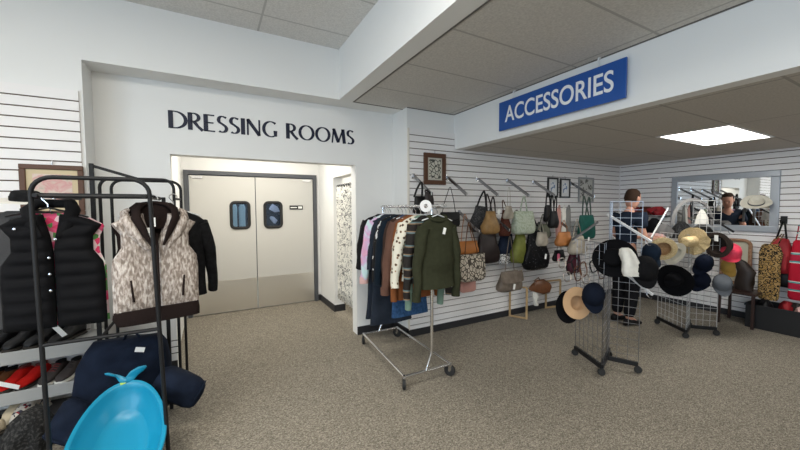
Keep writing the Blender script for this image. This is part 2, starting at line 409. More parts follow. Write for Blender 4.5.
# ------------------------------------------------------------------ fitting curtain
curt = pattern('sketch_leaf_cloth', 'noise', [(0, (.80, .78, .72)), (.40, (.30, .30, .29)), (.425, (.80, .78, .72)), (.545, (.10, .10, .10)), (.585, (.45, .45, .44)), (.61, (.80, .78, .72)), (.66, (.12, .12, .12))], 15, (1, 1, .8), detail=4, dist=1.2)
t = thing('curtain', (1.665, 4.5, .2), 'white fitting room curtain with black sketched leaf pattern', 'curtain')
vs = []; fs = []; nz = 10; ny = 90
for i in range(nz + 1):
    z = 1.87 - (1.87 - .20) * i / nz
    for j in range(ny + 1):
        y = 4.08 + .82 * j / ny
        vs.append((1.665 + .026 * math.sin(j * .62 + .3 * math.sin(i * .3)) * (1 if i else .8), y, z))
for i in range(nz):
    for j in range(ny): a = i * (ny + 1) + j; fs.append((a, a + 1, a + ny + 2, a + ny + 1))
c = MB().add(vs, fs).build('cloth', curt, t); sm = c.modifiers.new('thick', 'SOLIDIFY'); sm.thickness = .003
for k in range(9):
    y = 4.10 + k * .098
    MB().tube([(1.665 + .022 * math.cos(a), y, 1.872 + .022 * math.sin(a)) for a in [2 * PI * q / 12 for q in range(12)]], .005, 6, closed=True).build('ring', blackmet, t)
t = MB().tube([(1.665, 4.06, 1.872), (1.665, 4.92, 1.872)], .011, 10)
tag(t.build('curtain_rod', blackmet), 'thin dark rod carrying the leaf pattern curtain', 'rod')

# ------------------------------------------------------------------ lettering
def glyph(ch):
    def arc(cx, cy, rx, ry, a0, a1, n=14): return [(cx + rx * math.cos(math.radians(a0 + (a1 - a0) * k / n)), cy + ry * math.sin(math.radians(a0 + (a1 - a0) * k / n))) for k in range(n + 1)]
    if ch == 'D': return .80, [[(.08, 0), (.08, 1)], [(.04, .97), (.25, .97)] + arc(.25, .5, .50, .47, 90, -90) + [(.04, .03)]]
    if ch == 'R': return .66, [[(.08, 0), (.08, 1)], [(.04, .97), (.22, .97)] + arc(.24, .74, .24, .23, 90, -90) + [(.08, .51)], [(.26, .50), (.44, .22), (.66, 0)]]
    if ch == 'E': return .54, [[(.08, 0), (.08, 1)], [(.04, .97), (.50, .97)], [(.08, .52), (.45, .52)], [(.04, .03), (.52, .03)]]
    if ch == 'S': return .54, [[(.47, .90)] + arc(.28, .75, .19, .22, 60, 225, 10) + [(.22, .55), (.34, .46)] + arc(.25, .25, .22, .22, 45, -130, 12)]
    if ch == 'I': return .20, [[(.10, 0), (.10, 1)]]
    if ch == 'N': return .80, [[(.08, 0), (.08, 1)], [(.08, .98), (.70, .02)], [(.70, 0), (.70, 1)]]
    if ch == 'G': return .80, [arc(.47, .5, .40, .48, 50, 300, 20) + [(.72, .07), (.72, .42)], ]
    if ch == 'O': return .96, [arc(.48, .5, .41, .47, 0, 360, 32)]
    if ch == 'M': return .96, [[(.06, 0), (.16, 1)], [(.16, .98), (.47, .05)], [(.47, .05), (.78, .98)], [(.78, 1), (.88, 0)]]
    return .42, []
t = thing('wall_lettering', (.6, YA, 2.3), 'dark navy DRESSING ROOMS lettering on white wall above the opening', 'lettering')
letter_m = mat('letter_navy', (.008, .012, .035), .5)
txt = 'DRESSING ROOMS'; H = .163; tot = sum(glyph(c)[0] + .07 for c in txt) - .07
sc = (1.522 + .312) / (tot * H); x = -.312; zb = 2.307
for ch in txt:
    w, strokes = glyph(ch)
    if strokes:
        mb = MB()
        for st in strokes:
            n = len(st); L = []; R_ = []
            closed = (ch == 'O')
            for i, p in enumerate(st):
                a = st[max(0, i - 1)] if not closed else st[(i - 1) % (n - 1)]; b = st[min(n - 1, i + 1)] if not closed else st[(i + 1) % (n - 1)]
                dx, dz = b[0] - a[0], b[1] - a[1]; l = math.hypot(dx, dz) or 1; dx /= l; dz /= l
                hw = .032 + .058 * abs(dz) ** 1.3
                if ch == 'N' and len(st) == 2 and st[0][0] == st[1][0]: hw = .04
                if ch == 'M' and st[0][0] in (.06, .47): hw = .04
                flare = 1 + (.22 if (not closed and i in (0, n - 1)) else 0)
                L.append((p[0] - dz * hw * flare, p[1] + dx * hw * flare)); R_.append((p[0] + dz * hw * flare, p[1] - dx * hw * flare))
            vs = []
            for (yy) in (YA - .004, YA - .0005):
                for p in L + R_: vs.append((x + p[0] * H * sc, yy, zb + p[1] * H))
            m_ = len(L); fs = []
            for i in range(m_ - 1):
                fs.append((i, i + 1, m_ + i + 1, m_ + i)); fs.append((2 * m_ + i, 3 * m_ + i, 3 * m_ + i + 1, 2 * m_ + i + 1))
                fs.append((i, 2 * m_ + i, 2 * m_ + i + 1, i + 1)); fs.append((m_ + i, m_ + i + 1, 3 * m_ + i + 1, 3 * m_ + i))
            mb.add(vs, fs)
        mb.build('letter', letter_m, t, 0)
    x += (w + .07) * H * sc
# accessories sign
t = thing('hanging_sign', (2.68, 2.05, 2.35), 'blue sign with white ACCESSORIES lettering hung on the beam face', 'sign')
MB().box(2.68, 2.70, 1.427, 2.684, 2.35, 2.643).build('board', mat('sign_blue', (.018, .085, .33), .35, spec=.4), t, 0, bevel=.003)
cu = bpy.data.curves.new('lettering', 'FONT'); cu.body = 'ACCESSORIES'; cu.size = 1; cu.extrude = .008; cu.align_x = 'LEFT'
cu.offset = .012
tmp = bpy.data.objects.new('tmp', cu); COL.objects.link(tmp)
dg = bpy.context.evaluated_depsgraph_get(); me = bpy.data.meshes.new_from_object(tmp.evaluated_get(dg))
bpy.data.objects.remove(tmp)
xs = [v.co.x for v in me.vertices]; ys = [v.co.y for v in me.vertices]
A0 = at(505, 122, 'X', 2.68); A1 = at(614, 72, 'X', 2.68)
zlo, zhi = 2.423, 2.585
cap = max(ys) - min(ys)
for v in me.vertices:
    u = (v.co.x - min(xs)) / (max(xs) - min(xs)); w = (v.co.y - min(ys)) / cap
    dd = v.co.z
    v.co = Vector((2.6785 - (dd) * .1, A0.y + (A1.y - A0.y) * u, zlo + (zhi - zlo) * w)) - t.location
me.materials.append(mat('sign_white', (.85, .85, .85), .5))
o = bpy.data.objects.new('lettering', me); COL.objects.link(o); o.parent = t
for px, py in ((513, 100), (598, 66)):
    q = at(px, py, 'X', 2.69)
    MB().tube([(2.69, q.y, 2.64), (2.69, q.y, 2.70), (2.70, q.y, 2.718), (2.72, q.y, 2.722)], .006, 6).build('hook', plastic_white, t)

# ------------------------------------------------------------------ pictures on the slat walls
def picture(name, x0, x1, z0, z1, y, fm, mm, am, label, fw=.035, mw=.05, group=None):
    t = thing(name, ((x0 + x1) / 2, y, z0), label, 'picture', group)
    MB().box(x0, x1, y - .025, y, z0, z0 + fw).box(x0, x1, y - .025, y, z1 - fw, z1).box(x0, x0 + fw, y - .025, y, z0 + fw, z1 - fw).box(x1 - fw, x1, y - .025, y, z0 + fw, z1 - fw).build('frame', fm, t, 0, bevel=.005)
    MB().box(x0 + fw, x1 - fw, y - .012, y - .006, z0 + fw, z1 - fw).build('mat_board', mm, t, 0)
    MB().box(x0 + fw + mw, x1 - fw - mw, y - .014, y - .011, z0 + fw + mw, z1 - fw - mw).build('print', am, t, 0)
    MB().tube([((x0 + x1) / 2, y - .012, z1 - .01), ((x0 + x1) / 2, y - .012, z1 + .025), ((x0 + x1) / 2, y - .002, z1 + .03)], .006, 6).build('hook', chrome, t)
    return t
brownf = mat('brown_frame', (.10, .045, .025), .45)
art_f = pattern('floral_print', 'noise', [(0, (.62, .50, .44)), (.45, (.66, .56, .50)), (.54, (.62, .33, .32)), (.60, (.62, .50, .44)), (.68, (.35, .38, .28))], 9, detail=3, dist=.5, const=False)
picture('framed_picture', -1.222, -.862, 1.508, 1.890, 3.586, brownf, mat('cream_mat', (.60, .50, .33), .8), art_f, 'brown framed floral print on the left slat wall behind black rack', .035, .035)
art_g = pattern('script_print', 'edge', [(0, (.08, .08, .07)), (.09, (.55, .53, .45)), (1, (.62, .6, .5))], 22, detail=3)
picture('framed_picture', 2.254, 2.576, 1.834, 2.214, 3.486, brownf, mat('grey_mat', (.50, .48, .42), .8), art_g, 'dark brown framed sketch print between bag hooks, nearest the column', .055, .02)
art_b = pattern('flower_print', 'noise', [(0, (.7, .72, .75)), (.52, (.7, .72, .75)), (.56, (.12, .2, .35)), (.66, (.6, .62, .66))], 16)
picture('framed_picture', 4.485, 4.726, 1.709, 2.005, 3.486, mat('black_frame', (.02, .02, .02), .4), mat('white_mat', (.65, .66, .66), .8), art_b, 'left of two small black framed prints hung side by side', .025, .05)
picture('framed_picture', 4.777, 5.019, 1.697, 2.000, 3.486, MATS['black_frame'], MATS['white_mat'], art_b, 'right of two small black framed prints hung side by side', .025, .05)
art_w = pattern('grey_botanical_print', 'noise', [(0, (.50, .50, .47)), (.5, (.50, .50, .47)), (.56, (.14, .14, .13)), (.64, (.42, .42, .40))], 10, detail=4, dist=.6)
picture('framed_picture', 5.239, 5.64, 1.62, 2.038, 3.486, mat('grey_frame', (.30, .31, .31), .4), art_w, art_w, 'largest grey framed botanical print beside the two small black frames', .03, .02)
# ------------------------------------------------------------------ wall mirror
t = thing('wall_mirror', (XC - .04, 2.09, 1.205), 'wide rectangular mirror in a silver grey frame on the right slat wall', 'mirror')
xf = XC - .055
fm = mat('silver_grey_frame', (.40, .43, .47), .38, metal=.3)
y1, y2, z1, z2, w = 1.499, 2.683, 1.2056, 2.0187, .085
MB().box(xf, XC - .021, y1, y2, z1, z1 + w).box(xf, XC - .021, y1, y2, z2 - w, z2).box(xf, XC - .021, y1, y1 + w, z1 + w, z2 - w).box(xf, XC - .021, y2 - w, y2, z1 + w, z2 - w).build('frame', fm, t, 0, bevel=.008)
MB().box(xf + .008, xf + .018, y1 + w, y2 - w, z1 + w, z2 - w).build('glass', mat('mirror_glass', (.92, .94, .95), .015, metal=1), t, 0)

# ================================================================== generators for clothes, shoes, hats and bags
def arcpts(c, r, a0, a1, n, ax=(1, 0, 0), ay=(0, 0, 1)):
    c = Vector(c); ax = Vector(ax); ay = Vector(ay)
    return [c + ax * r * math.cos(math.radians(a0 + (a1 - a0) * k / n)) + ay * r * math.sin(math.radians(a0 + (a1 - a0) * k / n)) for k in range(n + 1)]
def wrinkle(amp, sx=9, sz=5, seed=0):
    return lambda p: amp * (noise.noise(Vector((p[0] * sx + seed, p[1] * sx, p[2] * sz if len(p) > 2 else 0))))
def hanger(M, label, m, group=None, w=.19, hook=.10):
    """origin at the rail contact; shoulders hang below"""
    o = M @ Vector((0, 0, 0))
    t = thing('hanger', o, label, 'hanger', group)
    MB(M).tube(arcpts((0, 0, -.022), .024, -10, 190, 10)[::1] + [V(0, 0, -.055), V(0, 0, -hook)], .0035, 6).build('hook', chrome, t)
    MB(M).tube([V(-w, 0, -hook - .045), V(-w * .5, 0, -hook - .025), V(0, 0, -hook), V(w * .5, 0, -hook - .025), V(w, 0, -hook - .055)], .009, 8, flat=.6).build('shoulders', m, t)
    return t
def garment(M, label, cat, m, w=.2, L=.6, sl=.55, sr=.055, name='sweater', hemw=None, th=.05, collar=None, sleeve_m=None, cuff=None, tagp=None, group=None, rib=None, seed=0, flare=.05, sleevebend=0):
    """hanging top; origin at the base of the neck on the hanger, local x across the shoulders, -y the front"""
    t = thing(name, M @ Vector((0, 0, -L)), label, cat, group)
    hw = hemw or w * .98
    d = wrinkle(.030, 7, 3, seed)
    R_ = []
    for (z, a, b) in ((-.005, .07, .045), (-.02, .10, .05), (-.045, w * .8, th * .95), (-.075, w, th), (-.14, w * .97, th * 1.05), (-.26, w * .93, th * 1.05)):
        R_.append(((0, 0, z), (a, 0, 0), (0, b, 0), 2.4))
    n = 7
    for k in range(n):
        u = (k + 1) / n; z = -.26 - (L - .26) * u
        R_.append(((0.004 * math.sin(k + seed), 0, z), (w * .93 * (1 - u) + hw * u, 0, 0), (0, th * (1.05 + .25 * math.sin(k * 1.3 + seed)), 0), 2.6))
    MB(M).loft(R_, 36, disp=d).build('body', m, t, 60)
    if collar is not None:
        MB(M).tube([V(.085 * math.cos(a), .045 * math.sin(a), .002 - .035 * max(0, -math.sin(a))) for a in [2 * PI * k / 20 for k in range(20)]], .016, 8, closed=True).build('collar', collar, t, 60)
    if sl:
        for s in (-1, 1):
            top = V(s * (w - .035), 0, -.085); P_ = []
            for k in range(9):
                u = k / 8
                P_.append(V(s * (w - .035 + .055 * math.sin(min(1, u * 1.6) * PI / 2) + flare * u), -.02 * sleevebend * u + .012 * math.sin(k * 1.7 + seed), -.085 - (sl) * u))
            rr = [sr * 1.15, sr * 1.2, sr * 1.1, sr, sr * .95, sr * .88, sr * .8, sr * .75, sr * .72]
            MB(M).tube(P_, rr, 14, flat=.8, fdir=(0, 1, 0) if False else None).build('sleeve', sleeve_m or m, t, 60)
            if cuff: MB(M).tube([P_[-1] + V(0, 0, .02), P_[-1] - V(0, 0, .05)], sr * .7, 12).build('cuff', cuff, t, 60)
    if rib: MB(M).loft([((0, 0, -L + .05), (hw * 1.01, 0, 0), (0, th * 1.12, 0), 2.6), ((0, 0, -L - .005), (hw * .98, 0, 0), (0, th * 1.08, 0), 2.6)], 32).build('hem_band', rib, t, 60)
    if tagp:
        MB(M @ TR(tagp[0], -th * 1.1 - .03, tagp[1], 0, 0, .25)).box(-.013, .013, -.001, .001, -.055, .0).build('price_tag', paper, t, 0)
    return t
def shoe(M, label, m, sole, L=.27, name='shoe', cat='shoe', lace=None, boot=0, group=None, sock=None, hi=.105):
    t = thing(name, M @ Vector((0, 0, 0)), label, cat, group)
    W = L * .16
    ring = []
    prof = [(0, .55, .012, .05), (.03, .8, .02, hi * .85), (.12, .86, .02, hi), (.25, .82, .02, hi * 1.02), (.40, .82, .02, hi * .95), (.55, .95, .02, hi * .72), (.70, 1.05, .02, hi * .62), (.84, 1.0, .02, hi * .55), (.95, .75, .02, hi * .42), (1.0, .35, .02, hi * .28)]
    for u, w_, z0, z1 in prof:
        ring.append(((u * L, 0, (z0 + z1) / 2), (0, W * w_, 0), (0, 0, (z1 - z0) / 2), 2.6))
    MB(M).loft(ring, 20).build('upper', m, t, 60)
    sr = [((u * L * 1.02 - .004, 0, .010), (0, W * w_ * 1.06, 0), (0, 0, .011), 4) for u, w_, a, b in prof]
    MB(M).loft(sr, 16).build('sole', sole, t, 50)
    if lace:
        mb = MB(M)
        for k in range(4): u = .36 + k * .075; z = hi * (.98 - (u - .36) * 1.15); mb.tube([(u * L, -W * .45, z - .006), (u * L + .005, 0, z + .004), (u * L, W * .45, z - .006)], .0035, 6)
        mb.build('laces', lace, t)
    if not boot:
        MB(M).loft([((.2 * L, 0, hi * .9), (L * .15, 0, 0), (0, W * .6, 0), 2), ((.2 * L, 0, hi * 1.08), (L * .17, 0, 0), (0, W * .66, 0), 2)], 16).build('opening', sock or black_cloth, t, 60)
    else:
        MB(M).loft([((.18 * L, 0, .05), (L * .2, 0, 0), (0, W * .85, 0), 2.2), ((.17 * L, 0, .12), (L * .18, 0, 0), (0, W * .8, 0), 2.2), ((.16 * L, 0, boot), (L * .21, 0, 0), (0, W * .95, 0), 2.2)], 18).build('shaft', m, t, 60)
    return t
# ================================================================== left racks
def utube(mb, x0, x1, y, top, z0, r=.0145, cr=.085, splay=.0):
    pts = [V(x0 + splay, y, z0)] + arcpts((x0 + cr, y, top - cr), cr, 180, 90, 6) + arcpts((x1 - cr, y, top - cr), cr, 90, 0, 6) + [V(x1 + splay * 2.4, y, z0)]
    mb.tube(pts, r, 10)
t = thing('garment_rack', (-.555, 2.7, 0), 'black metal rack with rounded corners nearest the camera, holding the two vests', 'clothes rack')
mb = MB(); utube(mb, -.80, -.305, 2.45, 1.72, .03, splay=.018, r=.0115); mb.build('front_frame', blackmet, t)
for x in (-.783, -.263): MB().tube([(x, 2.45, 0), (x, 2.45, .035)], .019, 10).build('foot', rubber, t)
for x in (-.78, -.33):
    MB().tube([(x, 2.43, 1.625), (x, 3.13, 1.625)], .011, 8).build('side_rail', blackmet, t)
mb = MB()
for k in range(8): y = 2.48 + k * .085; mb.tube([(-.795, y, 1.632), (-.31, y, 1.632)], .0065, 6)
mb.tube([(-.80, 2.45, 1.622), (-.30, 2.45, 1.622)], .009, 8); mb.build('top_shelf', blackmet, t)
for x in (-.712,): MB().bar((x, 3.13, 0), (x, 3.13, 1.87), .026, .02).build('rear_post', blackmet, t, 0, bevel=.003)
MB().bar((-.305, 3.13, 0), (-.305, 3.13, 1.64), .025, .02).build('rear_post', blackmet, t, 0, bevel=.003)
MB().bar((-.712, 3.13, 1.855), (-.42, 3.13, 1.76), .006, .02).build('brace', blackmet, t, 0)
MB().tube([(-.792, 2.45, .84), (-.283, 2.45, .84)], .011, 8).build('lower_rail', blackmet, t)
MB().tube([(-.55, 2.45, .84), (-.43, 3.1, 1.0)], .008, 8).build('brace', blackmet, t)
for x, y in ((-.80, 2.45),): MB().tube([(-.783, 2.45, .05), (-.80, 3.12, .05)], .010, 8).build('side_rail', blackmet, t)
t = thing('garment_rack', (-.42, 3.1, 0), 'second black rounded rack standing behind the fur vest by the corner', 'clothes rack')
mb = MB(); utube(mb, -.682, -.241, 3.17, 1.775, .0, .0105, .07); mb.build('front_frame', blackmet, t)
mb = MB(); utube(mb, -.655, -.208, 3.36, 1.775, .0, .0105, .07); mb.build('rear_frame', blackmet, t)
for x in (-.24,): MB().tube([(x, 3.17, 1.63), (x + .03, 3.36, 1.63)], .009, 8).build('side_rail', blackmet, t)
mb = MB()
for z in (.42, .47, .52): mb.tube([(-.42, 3.17, z), (-.24, 3.17, z)], .0035, 6)
for x in (-.42, -.33, -.24): mb.tube([(x, 3.17, .41), (x, 3.17, .53)], .0035, 6)
mb.build('wire_basket', blackmet, t)
# ---- black quilted vest
floral = pattern('pink_green_floral', 'cells', [(0, (.75, .06, .16)), (.35, (.85, .62, .65)), (.55, (.12, .32, .10)), (.75, (.8, .12, .25)), (.9, (.75, .75, .7))], 34)
blackq = mat('black_quilted_nylon', (.006, .006, .007), .8, spec=.12, bump=.12, bscale=30)
def vest(M, label, m, lining, w, L, open_to, hood=None, quilt=0, trim=None, hemband=None, th=.05, pockets=None, snaps=None, name='vest', gap=.05, zip_m=None, collar_m=None):
    t = thing(name, M @ Vector((0, 0, -L)), label, 'vest')
    q = (lambda x, z: .016 * abs(math.sin(z * PI / quilt)) + .006 * noise.noise(Vector((x * 14, 0, z * 14)))) if quilt else (lambda x, z: .014 * noise.noise(Vector((x * 9, 1, z * 6))))
    MB(M).panel([(0.0, -.085, .085), (-.03, -w * .72, w * .72), (-.07, -w, w), (-.14, -w * .88, w * .88), (-.22, -w * .86, w * .86), (-.30, -w * 1.0, w * 1.0), (-.45, -w, w), (-L, -w * 1.02, w * 1.02)], .012, 30, 14, bend=lambda x, z: .035).build('back_panel', lining, t, 60)
    for s in (-1, 1):
        rows = []
        for z, o in ((-.005, .075), (-.03, w * .72), (-.065, w), (-.13, w * .80), (-.21, w * .80), (-.28, w * 1.0), (-.36, w * 1.03), (-.5, w * 1.02), (-L, w * 1.03)):
            inn = gap * max(0, 1 - (-z) / open_to) + .002
            if z > -.02: inn = min(inn, .06)
            rows.append((z, s * inn, s * o) if s > 0 else (z, -o, -inn))
        MB(M).panel(rows, th * .5, 60, 12, bend=lambda x, z: -.012, disp=q).build('front_panel', m, t, 70)
    if hood is not None:
        MB(M).loft([((0, .02, -.10), (.10, 0, 0), (0, .05, 0), 2.2), ((0, .02, -.04), (.135, 0, 0), (0, .055, 0), 2.2), ((0, .025, .03), (.125, 0, 0), (0, .05, 0), 2.2), ((0, .03, .062), (.09, 0, 0), (0, .035, 0), 2)], 24).build('hood', hood, t, 60)
        for s in (-1, 1):
            MB(M).tube([(s * .13, .0, .02), (s * .15, -.01, .005), (s * .15, -.035, -.04), (s * .115, -.05, -.12), (s * .05, -.05, -open_to - .02)], [.015, .024, .032, .032, .012], 10, flat=.7).build('hood_edge', m, t, 60)
            MB(M).tube([(0, .0, .062), (s * .06, -.02, .05), (s * .095, -.045, .02), (s * .10, -.062, -.03), (s * .07, -.068, -.10), (s * .03, -.066, -open_to)], [.018, .024, .03, .03, .024, .008], 10, flat=.6).build('hood_lining', hood, t, 60)
    if collar_m is not None:
        for s in (-1, 1):
            MB(M).tube([(0, .04, .055), (s * .07, .02, .055), (s * .095, -.02, .02), (s * .075, -.045, -.06), (s * .035, -.05, -open_to * .75)], [.032, .035, .034, .028, .012], 10, flat=.75).build('collar', collar_m, t, 60)
    if hemband is not None:
        MB(M).loft([((0, 0, -L + .015), (w * 1.03, 0, 0), (0, .045, 0), 3), ((0, 0, -L - .03), (w * 1.05, 0, 0), (0, .05, 0), 3), ((.01, 0, -L - .075), (w * 1.0, 0, 0), (0, .045, 0), 3)], 30).build('hem_band', hemband, t, 60)
    if trim is not None:
        for s in (-1, 1): MB(M).tube([(s * w * .99, -.01, -.07), (s * w * .88, -.01, -.13), (s * w * .86, -.01, -.21), (s * w * .99, -.01, -.30), (s * w * .99, .03, -.28), (s * w * .86, .04, -.2), (s * w * .88, .04, -.12)], .008, 6, closed=True).build('armhole_binding', trim, t, 60)
    if zip_m is not None: MB(M).tube([(.0, -.045, -.13), (.0, -.05, -.3), (.0, -.05, -L)], .007, 6).build('zipper', zip_m, t)
    if pockets is not None:
        for s in (-1, 1): MB(M).tube([(s * .135, -.046, -.40), (s * .125, -.05, -.53)], .011, 8, flat=.6).build('pocket_welt', pockets, t)
    if snaps:
        for (x, z) in snaps: MB(M).lathe([(0, .004), (.006, .003), (.007, 0), (.007, -.006)], 12, TR(x, -.064, z, 0, PI / 2)).build('snap', chrome, t)
    return t
white_pl = mat('clear_hanger', (.75, .77, .78), .2, spec=.6)
hanger(TR(-.783, 2.60, 1.637, -.08), 'thin hanger carrying the black quilted vest', blackmet, w=.17, hook=.075)
vest(TR(-.765, 2.60, 1.53, -.08), 'black quilted vest with snaps and pink green floral lining', blackq, floral, .215, .635, .17, quilt=.070, snaps=[(.0, -.24), (-.0, -.33), (-.13, -.08), (.03, -.14), (0, -.42)], collar_m=blackq, gap=.036, zip_m=None, th=.07)
fur = pattern('brown_white_fur', 'noise', [(0, (.06, .045, .038)), (.42, (.24, .195, .165)), (.56, (.46, .40, .36)), (.72, (.70, .65, .60))], 40, (2.0, 2.0, .7), detail=8, dist=.4, const=False, bump=.6)
choc = mat('chocolate_knit', (.017, .011, .010), .95, bump=.3, bscale=90)
hanger(TR(-.308, 2.60, 1.637, .14), 'white hanger carrying the speckled fur vest', white_pl, w=.17, hook=.085)
v_ = vest(TR(-.300, 2.60, 1.53, .22), 'speckled brown and white fur vest with dark hood lining and hem', fur, choc, .215, .60, .20, hood=choc, hemband=choc, th=.07, pockets=choc, zip_m=choc, gap=.06)
MB(TR(-.305, 2.53, 1.50, .14)).box(-.014, .014, -.002, 0, -.055, 0).box(-.03, 0, -.003, -.001, -.13, -.06).build('price_tag', paper, v_, 0)
# black jacket hung behind the fur vest, dark clothes behind the black vest
hanger(TR(-.225, 2.89, 1.655, .3), 'white hanger carrying the black long sleeved jacket behind the fur vest', white_pl, w=.17)
garment(TR(-.225, 2.89, 1.54, .3), 'black long sleeved jacket hanging behind the speckled fur vest', 'jacket', black_cloth, w=.2, L=.62, sl=.52, name='jacket', flare=.02)
hanger(TR(-.84, 2.82, 1.637, .05), 'black hanger carrying the grey coat behind the black vest', blackmet, w=.17)
garment(TR(-.97, 2.86, 1.55, .1), 'dark grey coat partly seen at the left edge behind the black vest', 'coat', mat('charcoal_wool', (.06, .06, .062), .95, bump=.3), w=.23, L=.68, sl=0, name='coat', th=.05)
# black-and-white hat on top of it
def hat(M, label, m, R_=.17, cr=.085, ch=.11, band=None, pinch=0, curl=0, name='brimmed_hat', cat='hat', group=None, brimm=None, ripple=0, sx=1.15, tagp=0):
    """origin at the base of the crown, z to the crown's top"""
    t = thing(name, M @ Vector((0, 0, 0)), label, cat, group)
    vs = []; fs = []; n = 40; nr = 6
    for layer in (0, 1):
        for i in range(nr + 1):
            r = cr * .86 + (R_ - cr * .86) * i / nr
            for k in range(n):
                a = 2 * PI * k / n; u = i / nr
                z = curl * u * u * abs(math.sin(a)) ** 1.5 - .004 * layer + ripple * u * noise.noise(Vector((math.cos(a) * 3, math.sin(a) * 3, 4)))
                rr = r * (1 + (ripple * 1.5 * noise.noise(Vector((math.cos(a) * 9, math.sin(a) * 9, 1))) if i == nr else 0))
                vs.append((rr * math.cos(a) * sx, rr * math.sin(a), z))
    W = (nr + 1) * n
    for i in range(nr):
        for k in range(n):
            j = (k + 1) % n; a = i * n
            fs.append((a + k, a + j, a + n + j, a + n + k)); fs.append((W + a + k, W + a + n + k, W + a + n + j, W + a + j))
    for k in range(n):
        j = (k + 1) % n; fs.append((nr * n + k, nr * n + j, W + nr * n + j, W + nr * n + k)); fs.append((k, W + k, W + j, j))
    MB(M).add(vs, fs).build('brim', brimm or m, t, 60)
    vs = []; fs = []; prof = [(cr, -.004), (cr * .98, ch * .3), (cr * .94, ch * .6), (cr * .86, ch * .85), (cr * .72, ch * .97), (cr * .45, ch), (cr * .2, ch), (.001, ch)]
    prof = prof + [(p[0] * .95, p[1] - .006) for p in prof[::-1]]
    for i, (r, z) in enumerate(prof):
        for k in range(n):
            a = 2 * PI * k / n; x = r * math.cos(a) * sx; y = r * math.sin(a)
            zz = z
            if z > ch * .5 and pinch: zz -= pinch * math.exp(-(y / (cr * .35)) ** 2) * (z / ch) * 1.0; y *= 1 - .25 * (1 if x > 0 else 0) * (x / cr) * (z / ch)
            vs.append((x, y, zz))
    for i in range(len(prof) - 1):
        for k in range(n): j = (k + 1) % n; fs.append((i * n + k, i * n + j, (i + 1) * n + j, (i + 1) * n + k))
    MB(M).add(vs, fs).build('crown', m, t, 60)
    if band: MB(M).lathe([(cr * 1.015, .004), (cr * 1.01, .026), (cr * .97, .026), (cr * .97, .004), (cr * 1.015, .004)], n, None, sx, 1).build('band', band, t, 60)
    if tagp: MB(M @ TR(0, cr * .7, -.012)).box(-.02, .02, -.035, .035, -.002, .002).build('price_tag', paper, t, 0)
    return t
def cap(M, label, m, visor=None, name='baseball_cap', front=None, r=.088, group=None, strap=True, cat='cap'):
    """origin at the centre of the opening, z to the crown's top, visor towards -y"""
    t = thing(name, M @ Vector((0, 0, 0)), label, cat, group)
    n = 32; prof = [(r, 0), (r * 1.0, .03), (r * .97, .06), (r * .85, .09), (r * .62, .112), (r * .3, .124), (.001, .127)]
    prof = prof + [(p[0] * .95, p[1] - .004) for p in prof[::-1]]
    MB(M).lathe(prof, n, None, .95, 1.1).build('crown', m, t, 60)
    MB(M).lathe([(0, .006), (.007, .004), (.009, 0)], 10, TR(0, 0, .126)).build('button', visor or m, t)
    vs = []; fs = []; nn = 14; nr = 5
    for layer in (0, 1):
        for i in range(nr + 1):
            for k in range(nn + 1):
                a = PI + PI * k / nn; u = i / nr
                x = math.cos(a) * r * .93 * (1 + .04 * u); y = math.sin(a) * (r * 1.05 + .07 * u * abs(math.sin(a)) ** .6)
                vs.append((x, y, .004 - .028 * u * (abs(x) / r) ** 2 - .004 * layer))
    W = (nr + 1) * (nn + 1)
    for i in range(nr):
        for k in range(nn):
            a = i * (nn + 1) + k; b = a + nn + 1
            fs.append((a, a + 1, b + 1, b)); fs.append((W + a, W + b, W + b + 1, W + a + 1))
    for k in range(nn): a = nr * (nn + 1) + k; fs.append((a, a + 1, W + a + 1, W + a))
    MB(M).add(vs, fs).build('visor', visor or m, t, 60)
    if front is not None: MB(M).lathe([(r * 1.01, .02), (r * 1.0, .05), (r * .93, .078)], 10, Matrix.Rotation(-.3, 4, 'Z'), .95, 1.1)
    return t
hat(TR(-.955, 2.86, 1.605, .4, .15), 'white brimmed hat with black ribbon bow atop the dark coat at left edge', (mat('ivory_hat', (.75, .73, .68), .8), black_cloth)[1], .14, .06, .06, band=black_cloth, brimm=MATS['ivory_hat'])
# ------------------------------------------------------------------ shoe shelves on the slat wall
shelf_m = mat('shelf_grey_white', (.36, .36, .35), .4)
for i, (z, lab) in enumerate(((.585, 'upper grey white display shelf holding black shoes and bags'), (.31, 'lower grey white display shelf holding red and grey shoes'))):
    t = thing('display_shelf', (-1.3, 3.4, z), lab, 'shelf')
    MB().box(-2.3, -.76, 3.25, 3.575, z - .012, z).build('board', shelf_m, t, 0)
    MB().box(-2.3, -.76, 3.237, 3.25, z - .075, z + .012).build('front_rail', shelf_m, t, 0, bevel=.004)
    for x in (-.80, -1.5): MB().bar((x, 3.585, z - .015), (x, 3.27, z - .015), .012, .02).build('bracket', satin, t, 0)
t = thing('display_shelf', (-1.3, 3.35, .03), 'lowest dark shoe shelf close to the floor behind the blue tub', 'shelf')
MB().box(-2.3, -.76, 3.2, 3.575, .05, .075).build('board', mat('dark_shelf', (.06, .06, .065), .6), t, 0)
MB().box(-2.3, -.78, 3.22, 3.25, 0, .05).build('front_rail', MATS['dark_shelf'], t, 0)
def sx(px, py, y): return at(px, py, 'Y', y).x
sole_b = mat('dark_sole', (.03, .025, .02), .7); sole_w = mat('white_sole', (.7, .68, .62), .6)
red_s = mat('red_suede', (.55, .015, .012), .85, bump=.15, bscale=120, vary=.2); maroon = mat('maroon_leather', (.16, .015, .015), .5)
brown_l = mat('brown_leather', (.13, .05, .02), .4, vary=.25, vscale=20); grey_sn = mat('grey_sneaker_mesh', (.055, .047, .045), .9, bump=.3, bscale=150)
beige_l = mat('beige_leather', (.55, .46, .32), .6)
